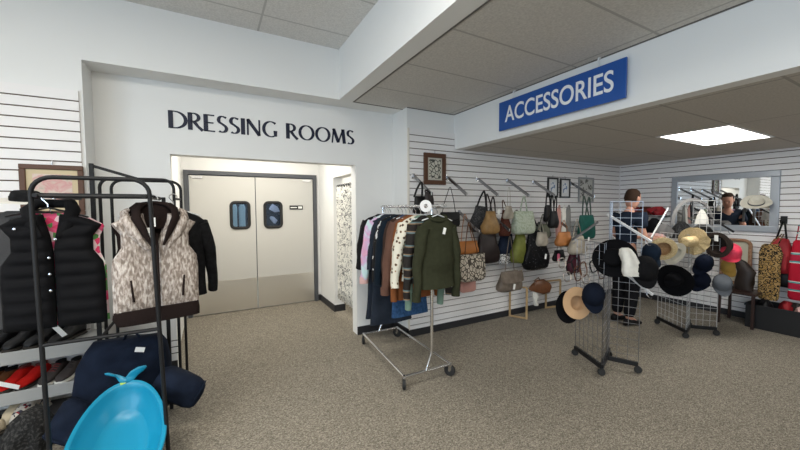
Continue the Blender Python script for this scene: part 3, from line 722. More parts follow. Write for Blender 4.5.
def put_shoe(px, py, y, z, yaw, *a, **k): return shoe(TR(sx(px, py, y), y, z, yaw), *a, **k)
D = math.radians
put_shoe(9, 385, 3.52, .311, D(-108), 'brown leather shoe with white slip on the lower shelf, leftmost', brown_l, sole_b, .26)
q = put_shoe(19, 385, 3.50, .311, D(-105), 'brown leather shoe with tag beside the red suede shoes', brown_l, sole_b, .26)
MB(TR(sx(10, 397, 3.22), 3.228, .375, -.1, .3, .45)).box(-.09, .05, -.002, 0, -.018, .018).build('paper_slip', paper, q, 0)
put_shoe(32, 375, 3.50, .311, D(-108), 'left shoe of the bright red suede pair on the lower shelf', red_s, sole_b, .25, sock=maroon)
put_shoe(48, 372, 3.50, .311, D(-108), 'right shoe of the bright red suede pair on the lower shelf', red_s, sole_b, .25, sock=maroon)
put_shoe(66, 363, 3.50, .311, D(-103), 'dark grey sneaker next to the red suede shoes', grey_sn, sole_w, .26, lace=maroon, hi=.10)
put_shoe(81, 361, 3.50, .311, D(-103), 'dark grey sneaker at the right end of the lower shelf', grey_sn, sole_w, .26, lace=grey_sn, hi=.10)
gloss_black = mat('black_leather', (.006, .006, .007), .5, spec=.25)
put_shoe(4, 320, 3.52, .586, D(-110), 'glossy black shoe on the upper shelf, at the photo left edge', gloss_black, sole_b, .27, hi=.14)
put_shoe(20, 320, 3.52, .586, D(-112), 'glossy black shoe on the upper shelf, second from left edge', gloss_black, sole_b, .27, hi=.14)
put_shoe(38, 318, 3.52, .586, D(-108), 'glossy black low boot on the upper shelf behind the vest hem', gloss_black, sole_b, .27, hi=.12, boot=.22)
q = put_shoe(62, 316, 3.52, .586, D(-115), 'black shoe with white tag on the upper shelf beside rack post', gloss_black, sole_b, .28, hi=.12, boot=.2)
MB(TR(sx(59, 331, 3.22), 3.232, .70, -.1, .3, -.45)).box(-.016, .016, -.002, 0, -.05, .05).build('price_tag', paper, q, 0)
put_shoe(82, 314, 3.52, .586, D(-112), 'black shoe at the right end of the upper shelf', gloss_black, sole_b, .28, hi=.11)
flor_sn = pattern('floral_sneaker_cloth', 'cells', [(0, (.6, .56, .5)), (.45, (.25, .03, .04)), (.6, (.65, .6, .55)), (.85, (.05, .05, .07))], 60)
put_shoe(30, 398, 3.50, .076, D(-100), 'beige leather shoe on the lowest shelf beside dark fluffy bag', beige_l, sole_b, .25, hi=.17)
put_shoe(47, 398, 3.50, .076, D(-112), 'floral patterned lace sneaker on the lowest shelf', flor_sn, sole_w, .27, lace=paper, hi=.17)
put_shoe(3, 412, 3.16, .10, D(-130), 'cream leather shoe in the bottom left corner, upper one', beige_l, sole_b, .24, hi=.11)
put_shoe(-6, 428, 3.02, .02, D(-130), 'tan leather shoe in the bottom left corner, lower one', beige_l, sole_b, .24, hi=.10)
fluff = pattern('dark_fluff', 'noise', [(0, (.008, .008, .008)), (.5, (.02, .02, .02)), (.68, (.07, .068, .065)), (.8, (.012, .012, .012))], 60, detail=6, const=False, bump=.8)
p0 = at(30, 440, 'Y', 3.05)
g = MB(TR(p0.x, 3.02, 0)).loft([((0, 0, 0), (.12, 0, 0), (0, .08, 0), 2.6), ((0, 0, .05), (.13, 0, 0), (0, .09, 0), 2.6), ((.01, 0, .14), (.12, 0, 0), (0, .09, 0), 2.4), ((.02, 0, .22), (.09, 0, 0), (0, .07, 0), 2.2), ((.03, 0, .26), (.06, 0, 0), (0, .05, 0), 2)], 36, disp=wrinkle(.08, 14, 14))
tag(g.build('fluffy_bag', fluff, smooth=70), 'dark fluffy bag heaped on the floor at bottom left', 'bag')
# ------------------------------------------------------------------ navy reading pillow
t = thing('backrest_pillow', (-.48, 2.78, .14), 'navy backrest pillow with two stuffed arms lying behind the blue tub', 'pillow')
nv = mat('navy_twill', (.009, .014, .028), .85, vary=.3, vscale=10, bump=.2, bscale=120)
MB(TR(-.565, 3.0, .10, 0, -.06, .03, ) @ Matrix.Scale(1.05, 4)).loft([((0, 0, 0), (.24, 0, 0), (0, .13, 0), 2.6), ((0, 0, .05), (.27, 0, 0), (0, .13, 0), 2.6), ((0, .0, .22), (.27, 0, 0), (0, .125, 0), 2.6), ((0, 0, .36), (.245, 0, 0), (0, .12, 0), 2.8), ((0.01, 0, .46), (.22, 0, 0), (0, .095, 0), 3), ((.01, 0, .515), (.18, 0, 0), (0, .05, 0), 2.6)], 40, disp=wrinkle(.05, 8, 8)).build('back', nv, t, 70)
for s, a, b in ((1, V(-.36, 2.87, .37), V(-.10, 2.82, .205)), (-1, V(-.74, 2.90, .30), V(-.86, 2.82, .115))):
    d = (b - a).normalized(); R_ = []
    e1 = d.cross(V(0, 1, 0)).normalized(); e2 = d.cross(e1)
    L = (b - a).length
    for u, r in ((0, .08), (.15, .105), (.5, .105), (.8, .098), (.93, .09), (1.0, .07), (1.03, .03)): R_.append((a + d * L * u, e1 * r, e2 * r * 1.0, 2.4))
    MB().loft(R_, 24, disp=wrinkle(.04, 10, 10, 3)).build('arm', nv, t, 70)
    MB().tube([a + d * L * .94 + (e1 * math.cos(q) + e2 * math.sin(q)) * .09 for q in [2 * PI * k / 24 for k in range(24)]], .006, 6, closed=True).build('piping', nv, t)
MB().tube([(-.55, 2.99, .645), (-.53, 2.97, .69), (-.48, 2.96, .69), (-.46, 2.98, .645)], .011, 8, flat=.5).build('handle', nv, t)
MB(TR(-.45, 2.895, .585, 0, -.3, .25)).box(-.027, .027, -.002, 0, -.016, .016).build('price_tag', paper, t, 0)
# ------------------------------------------------------------------ blue whale tub
tub_m = mat('cyan_plastic', (.008, .26, .43), .32, spec=.5)
t = thing('baby_bathtub', (-.5, 2.5, 0), 'bright blue whale shaped baby bathtub with tail, leaning upright', 'bathtub')
# local: x across, y along (towards the tail), z out of the opening
tc = at(118, 440, 'Y', 2.56)
yv = V(-.03, .87, .42).normalized(); zv = V(.0, -.43, .87); zv = (zv - yv * zv.dot(yv)).normalized(); xv = yv.cross(zv)
TM = Matrix((xv, yv, zv)).transposed().to_4x4(); TM = Matrix.Translation((-.500, 2.475, .265)) @ TM @ Matrix.Diagonal((.90, .93, .72, 1))
def egg(rx, ry, z, cy=0, sq=0, n=48, rip=0):
    out = []
    for k in range(n):
        a = 2 * PI * k / n; s_ = math.sin(a); c_ = math.cos(a)
        out.append((rx * (1 - .16 * s_) * (abs(c_) ** .85) * (1 if c_ > 0 else -1), cy + ry * s_, z))
    return out
layers = [egg(.232, .365, 0), egg(.252, .385, .004), egg(.256, .39, -.008), egg(.247, .38, -.016), egg(.235, .36, -.05), egg(.205, .32, -.13), egg(.16, .26, -.178), egg(.08, .14, -.186), egg(.001, .001, -.186),
          egg(.001, .001, -.176), egg(.075, .13, -.176), egg(.145, .245, -.168), egg(.150, .25, -.158), egg(.192, .305, -.115), egg(.222, .345, -.04), egg(.229, .358, -.006)]
vs = [p for l in layers for p in l]; fs = []; n = 48
for i in range(len(layers)):
    j = (i + 1) % len(layers)
    for k in range(n): fs.append((i * n + k, i * n + (k + 1) % n, j * n + (k + 1) % n, j * n + k))
MB(TM).add(vs, fs).build('basin', tub_m, t, 70)
for s in (-1, 1):
    MB(TM).loft([((s * .0, .37, -.012), (.02, 0, 0), (0, 0, .016), 2.4), ((s * .012, .39, .01), (.034, 0, 0), (0, .0, .020), 2.4), ((s * .045, .41, .05), (.022, 0, -.028), (0, .012, .0), 2.2), ((s * .085, .42, .075), (.016, 0, -s * .0 - .03), (0, .010, 0), 2.2), ((s * .118, .425, .088), (.004, 0, -.012), (0, .006, 0), 2)], 14).build('tail_fin', tub_m, t, 60)
MB(TM @ TR(-.02, .372, .004, .3)).box(-.016, .016, -.010, .010, 0, .002).build('price_sticker', mat('yellow_green_sticker', (.45, .65, .12), .6), t, 0)
MB(TM).lathe([(0, .002), (.012, .002), (.012, 0)], 12, TR(.10, -.17, -.165)).build('drain_plug', mat('dark_blue_plug', (.01, .08, .15), .5), t)
for s in (-1,): MB(TM).lathe([(0, .004), (.016, .003), (.016, -.004)], 12, TR(-.11, -.215, -.14)).build('suction_foot', MATS['dark_blue_plug'], t)
# ================================================================== chrome rolling rack in the middle
rd = V(.055, 1, 0)           # direction of its length
def RX(y, x=0): return 1.648 + (y - 2.475) * .055 + x
t = thing('rolling_rack', (1.68, 3.0, 0), 'chrome rolling garment rack full of clothes in front of the dressing room opening', 'clothes rack')
yn, yf = 2.475, 3.56; hwid = .243; zb_ = .115
for y, k in ((yn, 1), (yf, .9)): MB().tube([(RX(y) - hwid * k, y, zb_), (RX(y) + hwid * k, y, zb_)], .0125, 10).build('end_bar', chrome, t)
for s in (-1, 1): MB().tube([(RX(yn) + s * hwid, yn, zb_), (RX(yf) + s * hwid * .9, yf, zb_)], .0125, 10).build('side_bar', chrome, t)
for y in (yn, yf):
    MB().tube([(RX(y) - .02, y, zb_), (RX(y) + .035, y, .26), (RX(y) + .04, y, .30), (RX(y) + .04, y, 1.56)], .0135, 10).build('upright', chrome, t)
MB().tube([(RX(yn) + .055, yn - .16, 1.566), (RX(yf) + .04, yf + .04, 1.566)], .0125, 10).build('top_rail', chrome, t)
for y in (yn - .16, yf + .02): MB().lathe([(0, 0), (.018, 0), (.02, .01), (.018, .03), (0, .032)], 14, TR(RX(y) + .05, y, 1.566, 0, PI / 2)).build('end_cap', chrome, t)
for y in (yn, yf):
    for s in (-1, 1):
        x = RX(y) + s * hwid * (1 if y == yn else .9)
        cs = MB().box(x - .012, x + .012, y - .014, y + .014, .06, .112).lathe([(0, .10), (.013, .10), (.013, .128), (0, .128)], 12, TR(x, y, 0)).build('caster', chrome, t, 30)
        ry = TR(x + .004, y + .012, .054, .5 * s, 0, PI / 2)
        MB().lathe([(0, -.012), (.04, -.014), (.052, -.012), (.054, 0), (.052, .012), (.04, .014), (0, .012)], 20, ry).build('wheel', rubber, cs, 50)
        MB().lathe([(0, -.014), (.012, -.014), (.012, .014), (0, .014)], 12, ry).build('hub', chrome, cs, 50)
# round white size divider on the rail
M = look((RX(2.46) - .045, 2.44, 1.566), (-.30, -1, .08))
q = MB(M).lathe([(.018, -.002), (.052, -.002), (.052, .002), (.018, .002), (.018, -.002)], 28)
tag(q.build('size_divider', plastic_white, smooth=30), 'round white plastic size divider disc on the chrome rail', 'divider')
olive = mat('olive_knit', (.032, .034, .019), .95, bump=.25, bscale=160, vary=.12, vscale=30)
blackk = mat('black_knit', (.012, .012, .013), .95, bump=.3, bscale=100)
rust = mat('rust_corduroy', (.20, .07, .025), .9, bump=.3, bscale=90, vary=.2)
brownk = mat('brown_knit', (.12, .062, .045), .95, bump=.3, bscale=120, vary=.15)
dbrown = mat('dark_brown_knit', (.045, .026, .02), .95, bump=.3, bscale=120)
sage = mat('sage_cloth', (.16, .24, .19), .9, vary=.15, bump=.2)
denim = mat('blue_denim', (.030, .075, .17), .9, vary=.35, vscale=40, bump=.2)
navyk = mat('navy_knit', (.008, .014, .022), .95, bump=.3, bscale=100)
dress_m = mat('charcoal_navy_dress', (.022, .028, .04), .9, vary=.25, vscale=8)
tie = pattern('tie_dye', 'noise', [(0, (.30, .55, .60)), (.40, (.55, .72, .72)), (.50, (.62, .42, .62)), (.60, (.72, .36, .52)), (.72, (.75, .6, .62))], 5, detail=3, dist=1.0, const=False)
spots = pattern('cream_spotted', 'voronoi', [(0, (.05, .04, .035)), (.26, (.30, .18, .10)), (.34, (.70, .66, .55)), (1, (.74, .70, .6))], 26)
bands = pattern('banded_knit', 'Z', [(0, (.025, .022, .02)), (.5, (.12, .18, .19)), (.68, (.26, .17, .10)), (.8, (.025, .02, .018))], 1.6)
graphic = pattern('black_graphic', 'noise', [(0, (.012, .012, .013)), (.60, (.012, .012, .013)), (.63, (.6, .6, .6))], 14, (2, 1, .7), detail=2)
pinkw = mat('pale_pink_cloth', (.66, .42, .40), .9, vary=.1, bump=.2)
greyk = mat('grey_knit', (.22, .22, .21), .95, bump=.3)
items = [
 # y, label, cat, mat, dict
 (2.385, 'olive green ribbed sweater with white tag, frontmost on the chrome rack', 'sweater', olive, dict(w=.170, L=.60, sl=.57, sr=.054, collar=olive, rib=olive, tagp=(.02, -.09), flare=.012, th=.05, cuff=olive)),
 (2.60, 'sage green top with its hem showing under the olive sweater', 'top', sage, dict(w=.17, L=.60, sl=.76, sr=.048, th=.03, name='blouse', flare=-.01)),
 (2.54, 'dark sweater with teal and tan banded sleeve behind the olive sweater', 'sweater', bands, dict(w=.19, L=.60, sl=.66, sr=.050, th=.03, flare=.01)),
 (2.68, 'cream spotted blouse next behind the banded sweater', 'blouse', spots, dict(w=.215, L=.60, sl=.57, sr=.06, th=.04, name='blouse', flare=.05)),
 (2.78, 'rust corduroy skirt length shirt hanging below the cream blouse', 'shirt', rust, dict(w=.205, L=.80, sl=.72, sr=.05, th=.035, name='shirt', flare=.02)),
 (2.98, 'dark brown knit cardigan deep in the middle of the rack', 'cardigan', dbrown, dict(w=.205, L=.62, sl=.6, sr=.05, th=.03, name='cardigan', flare=.03)),
 (2.84, 'milk brown knit sweater with long brown sleeve mid rack', 'sweater', brownk, dict(w=.215, L=.60, sl=.62, sr=.062, th=.04, flare=.06, cuff=brownk)),
 (2.90, 'blue denim garment whose hem hangs lowest near the rack middle', 'jeans', denim, dict(w=.18, L=1.00, sl=0, th=.035, name='denim_dress', hemw=.21)),
 (3.28, 'very dark navy long dress hanging nearly to the rack base', 'dress', dress_m, dict(w=.19, L=1.18, sl=.5, sr=.05, th=.045, name='dress', hemw=.25)),
 (3.06, 'black knit sweater mid rack left of the brown sleeves', 'sweater', navyk, dict(w=.215, L=.64, sl=.62, sr=.06, th=.04, flare=.05)),
 (3.15, 'black sweatshirt with white graphic lettering down its sleeve', 'sweatshirt', graphic, dict(w=.215, L=.62, sl=.60, sr=.06, th=.04, name='sweatshirt', flare=.05)),
 (3.41, 'charcoal dress hanging low at the back of the rack', 'dress', dress_m, dict(w=.20, L=1.15, sl=0, th=.04, name='dress', hemw=.25)),
 (3.345, 'pink and aqua tie dye sweatshirt near the back of the rack', 'sweatshirt', tie, dict(w=.22, L=.60, sl=.60, sr=.065, th=.045, name='sweatshirt', cuff=pinkw, flare=.06)),
 (3.48, 'black sweater rearmost on the chrome rack', 'sweater', blackk, dict(w=.225, L=.58, sl=.52, sr=.06, th=.045, flare=.05)),
]
for i, (y, lab, cat, m, kw) in enumerate(items):
    rz = (-.02, .05, -.04, .03, 0, .05, -.03, .04, 0, -.04, .03, 0, .04, -.03)[i]
    x = RX(y) + (.04 if i == 0 else .045 if y < 3.2 else .01)
    hanger(TR(x, y, 1.578, rz), 'white plastic hanger carrying the ' + ' '.join(lab.split()[:5]).replace(',', ''), white_pl, w=.15, hook=.085)
    garment(TR(x, y, 1.475 if i == 0 else 1.49, rz), lab, cat, m, seed=i, **kw)
# ================================================================== face-out arms and handbags on the slat wall
def faceout(x, z, drop=.237, out=.38, label='', y=3.488):
    t = thing('faceout_arm', (x, y, z), label, 'display arm', 'sloping chrome display arms on the centre slat wall')
    MB().box(x - .022, x + .022, y - .006, y, z - .045, z + .02).build('bracket', chrome, t, 0, bevel=.002)
    MB().bar((x, y - .005, z), (x, y - out, z - drop), .020, .034).build('arm', armc, t, 0, bevel=.003)
    MB().bar((x, y - out, z - drop - .012), (x, y - out - .004, z - drop + .025), .016, .010).build('end_stop', chrome, t, 0)
    return t
armc = mat('arm_chrome', (.34, .34, .35), .22, metal=1)
names_ = ['over the small black purse nearest the column', 'beside the brown framed sketch print', 'above the dark grey tote', 'above the pale green tote', 'above the black backpack and small prints', 'above the teal bag']
a0 = faceout(2.112, 1.938, label='sloping chrome display arm ' + names_[0])
for x, n_ in zip((2.61, 3.101, 3.65, 4.18, 5.06), names_[1:]): copy_tree(a0, (x - 2.112, 0, 0), 'sloping chrome display arm ' + n_)
for x, n_ in ((2.80, 'lower row, above the orange purse'), (3.30, 'lower row, above the dark brown shoulder bag'), (3.84, 'lower row, above the black sequin bag'), (4.45, 'lower row, above the orange leather purse')):
    copy_tree(a0, (x - 2.112, 0, -.44), 'sloping chrome display arm, ' + n_)
def bag(px0, px1, py0, py1, y, m, label, name='handbag', cat='handbag', depth=.05, top=.8, straps=(), sm=None, sr=.008, tilt=0, tagat=None, flap=None, sag=.02, mid=1.0, e=3, group=None, seed=0, clasp=None, amp=.02, rz=0, trim=None):
    """px box in the photo -> size in metres on the plane y; straps: list of (fx0, fx1, apex px, apex py)"""
    cx, cy = (px0 + px1) / 2, (py0 + py1) / 2
    c = at(cx, cy, 'Y', y); w = (at(px1, cy, 'Y', y).x - at(px0, cy, 'Y', y).x) / 2; zt = at(cx, py0, 'Y', y).z; zb2 = at(cx, py1, 'Y', y).z; h = zt - zb2
    w = w * .93
    M = TR(c.x, y, zb2 + h / 2, rz, 0, tilt) @ Matrix.Translation((0, 0, -h / 2))
    t = thing(name, (c.x, y, zb2), label, cat, group)
    R_ = []
    for u, ww, d in ((0, .72, .5), (.04, .88, .8), (.15, .99 * mid, 1), (.35, 1.0 * mid, 1), (.55, (.97 + top) / 2, .9), (.78, top * 1.0 + .02, .62), (.94, top, .35), (1.0, top * .96, .16)):
        R_.append(((0, 0, h * u - (sag * math.sin(PI * u) * .2)), (w * ww, 0, 0), (0, depth * d, 0), e))
    MB(M).loft(R_, 32, disp=wrinkle(amp, 16, 14, seed)).build('body', m, t, 60)
    for (f0, f1, ax, ay) in straps:
        A = at(ax, ay, 'Y', y - .01); Ai = (M.inverted() @ A)
        P0 = V(f0 * w, 0, h * .93); P1 = V(f1 * w, 0, h * .93)
        pts = [P0, P0.lerp(Ai, .5) + V((-.012 if f0 < f1 else .012), 0, 0), Ai.copy() + V(-.012, 0, -.012), Ai, Ai + V(.012, 0, -.012), P1.lerp(Ai, .5) + V(.012, 0, 0), P1]
        MB(M).tube(pts, sr, 8, flat=.45).build('strap', sm or m, t, 60)
    if flap is not None:
        MB(M).panel([(h * 1.0, -w * .9, w * .9), (h * .8, -w * .95, w * .95), (h * .5, -w * .93, w * .93), (h * .42, -w * .6, w * .6)], .008, 10, 10, bend=lambda x, z: -depth * (.5 + .5 * (1 - z / h) * 1.6)).build('flap', flap, t, 60)
    if clasp is not None:
        MB(M).lathe([(0, .006), (.012, .005), (.014, 0), (.014, -.008)], 12, TR(0, -depth - .012, h * .5, 0, PI / 2)).build('clasp', clasp, t)
    if trim is not None:
        MB(M).loft([((0, 0, h * .93), (w * top * 1.04, 0, 0), (0, depth * .5, 0), e), ((0, 0, h * 1.0), (w * top * 1.02, 0, 0), (0, depth * .35, 0), e)], 24).build('top_band', trim, t, 60)
    if tagat:
        MB(M @ TR(tagat[0] * w, -depth - .03, tagat[1] * h, 0, 0, .2)).box(-.018, .018, -.001, .001, -.035, .035).build('price_tag', paper, t, 0)
    return t
leaB = mat('black_bag_leather', (.007, .007, .008), .5, spec=.25, vary=.3)
leaT = mat('tan_bag_leather', (.26, .15, .055), .5, vary=.25, vscale=14, bump=.15)
leaDB = mat('dark_brown_bag', (.018, .011, .011), .5, vary=.2)
leaOr = mat('orange_bag_leather', (.42, .16, .045), .45, vary=.2)
greyw = pattern('grey_woven', 'noise', [(0, (.012, .012, .014)), (.5, (.04, .04, .043)), (.7, (.12, .12, .12))], 60, const=False)
snake = pattern('snake_print', 'edge', [(0, (.07, .06, .05)), (.07, (.20, .17, .14)), (.11, (.55, .50, .42)), (.30, (.30, .25, .20)), (.36, (.55, .50, .42))], 24, (1, 1, .75))
greenp = pattern('pale_green_quilt', 'noise', [(0, (.24, .29, .20)), (.45, (.36, .41, .31)), (.55, (.50, .54, .45)), (.7, (.30, .36, .26))], 30, const=False)
lime = mat('olive_lime_leather', (.15, .165, .03), .55, vary=.3, vscale=9)
sequin = pattern('black_sequin', 'voronoi', [(0, (.006, .006, .007)), (.7, (.02, .02, .022)), (.9, (.25, .25, .27))], 70, rough=.3)
hound = pattern('houndstooth', 'cells', [(0, (.02, .02, .02)), (.5, (.7, .7, .7))], 120)
blush = mat('blush_pink', (.52, .27, .23), .7, vary=.1)
beigeB = mat('beige_bag', (.36, .32, .26), .7, vary=.2, vscale=12)
taupe = mat('taupe_leather', (.15, .12, .095), .45, vary=.35, vscale=14)
teal = mat('teal_bag', (.010, .11, .085), .6, vary=.25)
maro = mat('maroon_bag', (.06, .008, .018), .5, vary=.2)
redbr = pattern('red_brown_tassel', 'Z', [(0, (.10, .028, .018)), (.5, (.18, .07, .05)), (.7, (.05, .02, .015))], 20, dist=8)
leop = pattern('leopard_print', 'voronoi', [(0, (.18, .10, .03)), (.22, (.32, .20, .07)), (.42, (.015, .012, .01)), (.62, (.34, .22, .09))], 30)
# (upper row)
bag(413, 428, 196, 214, 3.22, leaB, 'small black purse on long loop straps behind the rack top', straps=((-.9, .2, 421, 182),), sr=.018, depth=.04)
bag(424, 434, 192, 208, 3.15, leaDB, 'dark brown pouch hanging beside the small black purse', name='pouch', cat='pouch', straps=((-.6, .6, 426, 190),), sr=.01, depth=.03)
bag(440, 460, 212, 227, 3.22, leaB, 'flat black clutch on a thin crossbody strap', straps=((-.85, .6, 450, 187),), sr=.006, depth=.03, top=1.0, e=6, flap=leaB, amp=.006)
bag(459, 485, 254, 281, 3.22, snake, 'snake print tote bag in cream and brown', name='tote_bag', straps=((-.6, .5, 469, 222),), sm=brown_l, depth=.06, top=1.0, e=5, amp=.008, trim=snake)
bag(456, 479, 241, 254, 3.33, leaOr, 'orange brown leather purse just above the snake print tote', straps=((-.6, .5, 465, 214),), sr=.006, depth=.05, top=.9)
bag(460, 476, 278, 292, 3.36, blush, 'blush pink flat pouch hanging below the snake print tote', name='pouch', cat='pouch', depth=.02, top=1.0, e=6, amp=.005)
bag(471, 488, 206, 232, 3.30, greyw, 'tall dark grey woven tote with long black handles', name='tote_bag', straps=((-.5, .7, 484, 191),), sm=leaB, sr=.016, depth=.06, top=.7, tilt=.14, tagat=None)
bag(482, 499, 211, 234, 3.13, leaT, 'tan suede shoulder bag with dark brown handles', straps=((-.4, .2, 487, 194), (-.1, .6, 493, 197)), sm=leaDB, sr=.012, depth=.07, top=.55, tagat=(.3, .95))
bag(476, 499, 233, 263, 3.33, leaDB, 'dark brown slouchy shoulder bag under the tan bag', straps=((-.5, .5, 485, 222),), depth=.08, top=.75)
bag(499, 511, 210, 236, 3.25, redbr, 'red brown fringed scarf bundle beside the tan bag', name='scarf', cat='scarf', straps=((-.3, .3, 503, 200),), depth=.04, top=.5)
bag(503, 514, 206, 219, 3.12, beigeB, 'small round taupe coin purse on a thin chain', name='purse', cat='purse', straps=((-.2, .3, 509, 187),), sr=.004, depth=.035, top=.6, e=2.1)
bag(498, 514, 234, 254, 3.34, navy_cloth, 'navy fabric bag between the brown bag and lime bag', straps=((-.5, .5, 505, 226),), depth=.05)
bag(499, 511, 254, 264, 3.3, hound, 'houndstooth pouch peeking out beneath the navy bag', name='pouch', cat='pouch', depth=.03, top=.9)
bag(513, 534, 211, 234, 3.18, greenp, 'pale green patterned tote bag with short handles', name='tote_bag', straps=((-.35, .35, 524, 196),), sr=.012, depth=.07, top=.95, e=4, amp=.012)
bag(512, 526, 231, 263, 3.26, lime, 'olive lime green slouchy bag under the pale green tote', straps=((-.4, .4, 519, 222),), depth=.07, top=.6, tilt=.12)
bag(523, 549, 231, 269, 3.20, sequin, 'large black sequined shoulder bag with white tag', straps=((-.6, .2, 534, 219), (-.1, .5, 539, 222)), sm=leaB, sr=.012, depth=.08, top=.62, tagat=(.25, .35), mid=1.0)
bag(497, 522, 271, 291, 3.15, taupe, 'weathered taupe satchel hanging low on a long strap', name='satchel', straps=((-.4, .4, 510, 236),), sr=.007, depth=.07, top=.75, tagat=(-.1, .3), flap=taupe)
bag(536, 548, 232, 246, 3.14, beigeB, 'little beige and green pouch in front of the sequined bag', name='pouch', cat='pouch', straps=((-.3, .3, 541, 222),), sr=.005, depth=.04, top=.8)
# (right part of the wall)
bag(544, 552, 205, 222, 3.25, leaB, 'narrow black bag at left of the little black backpack', straps=((-.6, .6, 548, 190),), sr=.012, depth=.04, top=.8)
bag(549, 558, 211, 228, 3.02, leaB, 'little black backpack with shoulder straps', name='backpack', cat='backpack', straps=((-.6, .1, 552, 195), (.0, .6, 556, 196)), sr=.01, depth=.05, top=.75)
bag(536, 551, 224, 238, 3.34, mat('olive_grey_cloth', (.15, .16, .12), .9), 'small olive grey bag behind the beige pouch', straps=((-.5, .5, 543, 214),), depth=.04)
for i, (x0, x1, m, lab) in enumerate(((556, 561, blush, 'blush pink narrow scarf'), (561, 566, white_cloth, 'white narrow scarf'), (565, 571, greyk, 'grey knitted narrow scarf'))):
    bag(x0, x1, 208, 240, 3.22, m, lab + ' hanging beside the black backpack', name='scarf', cat='scarf', depth=.02, top=.8, amp=.02, straps=((-.2, .2, (x0 + x1) / 2 + 1, 205),))
bag(556, 572, 232, 246, 3.02, leaOr, 'shiny orange leather purse under the scarves', straps=((-.6, .5, 564, 220),), sr=.005, depth=.06, top=.75)
bag(569, 586, 236, 254, 2.90, beigeB, 'beige soft shoulder bag with white tag near the grid panel', straps=((-.6, .5, 577, 219),), depth=.06, top=.7, tagat=(.6, .8))
bag(579, 594, 215, 239, 3.25, teal, 'teal green tote bag near the largest grey print', name='tote_bag', straps=((-.6, .3, 584, 196), (-.2, .6, 589, 197)), sm=mat('grey_green_strap', (.10, .13, .11), .8), sr=.012, depth=.06, top=.95, e=4)
bag(568, 580, 249, 273, 3.0, maro, 'maroon handbag hanging behind the grid panel', straps=((-.5, .5, 574, 240),), depth=.06, top=.7)
pinkb = mat('hot_pink', (.80, .16, .26), .6)
t = bag(553, 565, 250, 261, 3.2, leaB, 'tiny black purse with a hot pink bottle shaped charm', name='purse', cat='purse', straps=((-.4, .4, 559, 243),), sr=.004, depth=.04)
c = at(558.5, 261, 'Y', 3.12); MB(TR(c.x, c.y, c.z)).lathe([(0, 0), (.017, .002), (.019, .01), (.019, .09), (.014, .10), (.009, .105), (0, .106)], 14).build('charm', pinkb, t, 60)
# ---- pale wooden frames on the floor with the leather fan and straps on it
def floor_frame(x0, y0, x1, y1, h, label):
    t = thing('display_stand', ((x0 + x1) / 2, (y0 + y1) / 2, 0), label, 'display stand', 'pale wooden frames below the handbags')
    r = .022
    for (x, y) in ((x0, y0), (x1, y1)): MB().bar((x, y, 0), (x, y, h), r).build('leg', wood_pale, t, 0, bevel=.002)
    MB().bar((x0, y0, r / 2), (x1, y1, r / 2), r).build('bottom_rail', wood_pale, t, 0, bevel=.002)
    MB().bar((x0, y0, h), (x1, y1, h), r).build('top_rail', wood_pale, t, 0, bevel=.002)
    return t
floor_frame(3.70, 3.46, 3.80, 3.25, .44, 'pale wooden square frame on the floor under the taupe satchel')
floor_frame(4.47, 3.46, 4.75, 3.42, .42, 'pale wooden square frame on the floor beside the tan fedora')
c = at(540, 287, 'Y', 3.27)
t = thing('leather_belt_bag', c, 'flat oval brown leather bag hanging between the two wooden frames', 'bag')
MB(look(c, (-.3, -1, .25), .35, 1.3)).loft([((-.13, .03, 0), (.0, 0, .012), (0, .018, 0), 2), ((-.08, .02, 0), (0, 0, .02), (0, .045, 0), 2), ((0, 0, 0), (0, 0, .03), (0, .085, 0), 2), ((.08, -.02, 0), (0, 0, .025), (0, .08, 0), 2), ((.13, -.03, 0), (0, 0, .01), (0, .03, 0), 2)], 20).build('body', brown_l, t, 60)
MB().tube([c + V(-.1, 0, .02), c + V(-.09, .02, .10), c + V(.0, .03, .13), c + V(.06, .02, .05)], .007, 8).build('strap', brown_l, t)
c = at(535, 296, 'Y', 3.3)
g = MB(TR(c.x, c.y, c.z - .14)).loft([((.04, 0, 0), (.05, 0, 0), (0, .03, 0), 2), ((0, 0, .06), (.035, 0, 0), (0, .02, 0), 2), ((.01, 0, .14), (.05, 0, 0), (0, .03, 0), 2), ((-.02, 0, .21), (.03, 0, 0), (0, .02, 0), 2)], 18, disp=wrinkle(.05, 20, 20))
tag(g.build('cream_scarf', white_cloth, smooth=60), 'cream scarf draped below the oval brown leather bag', 'scarf')
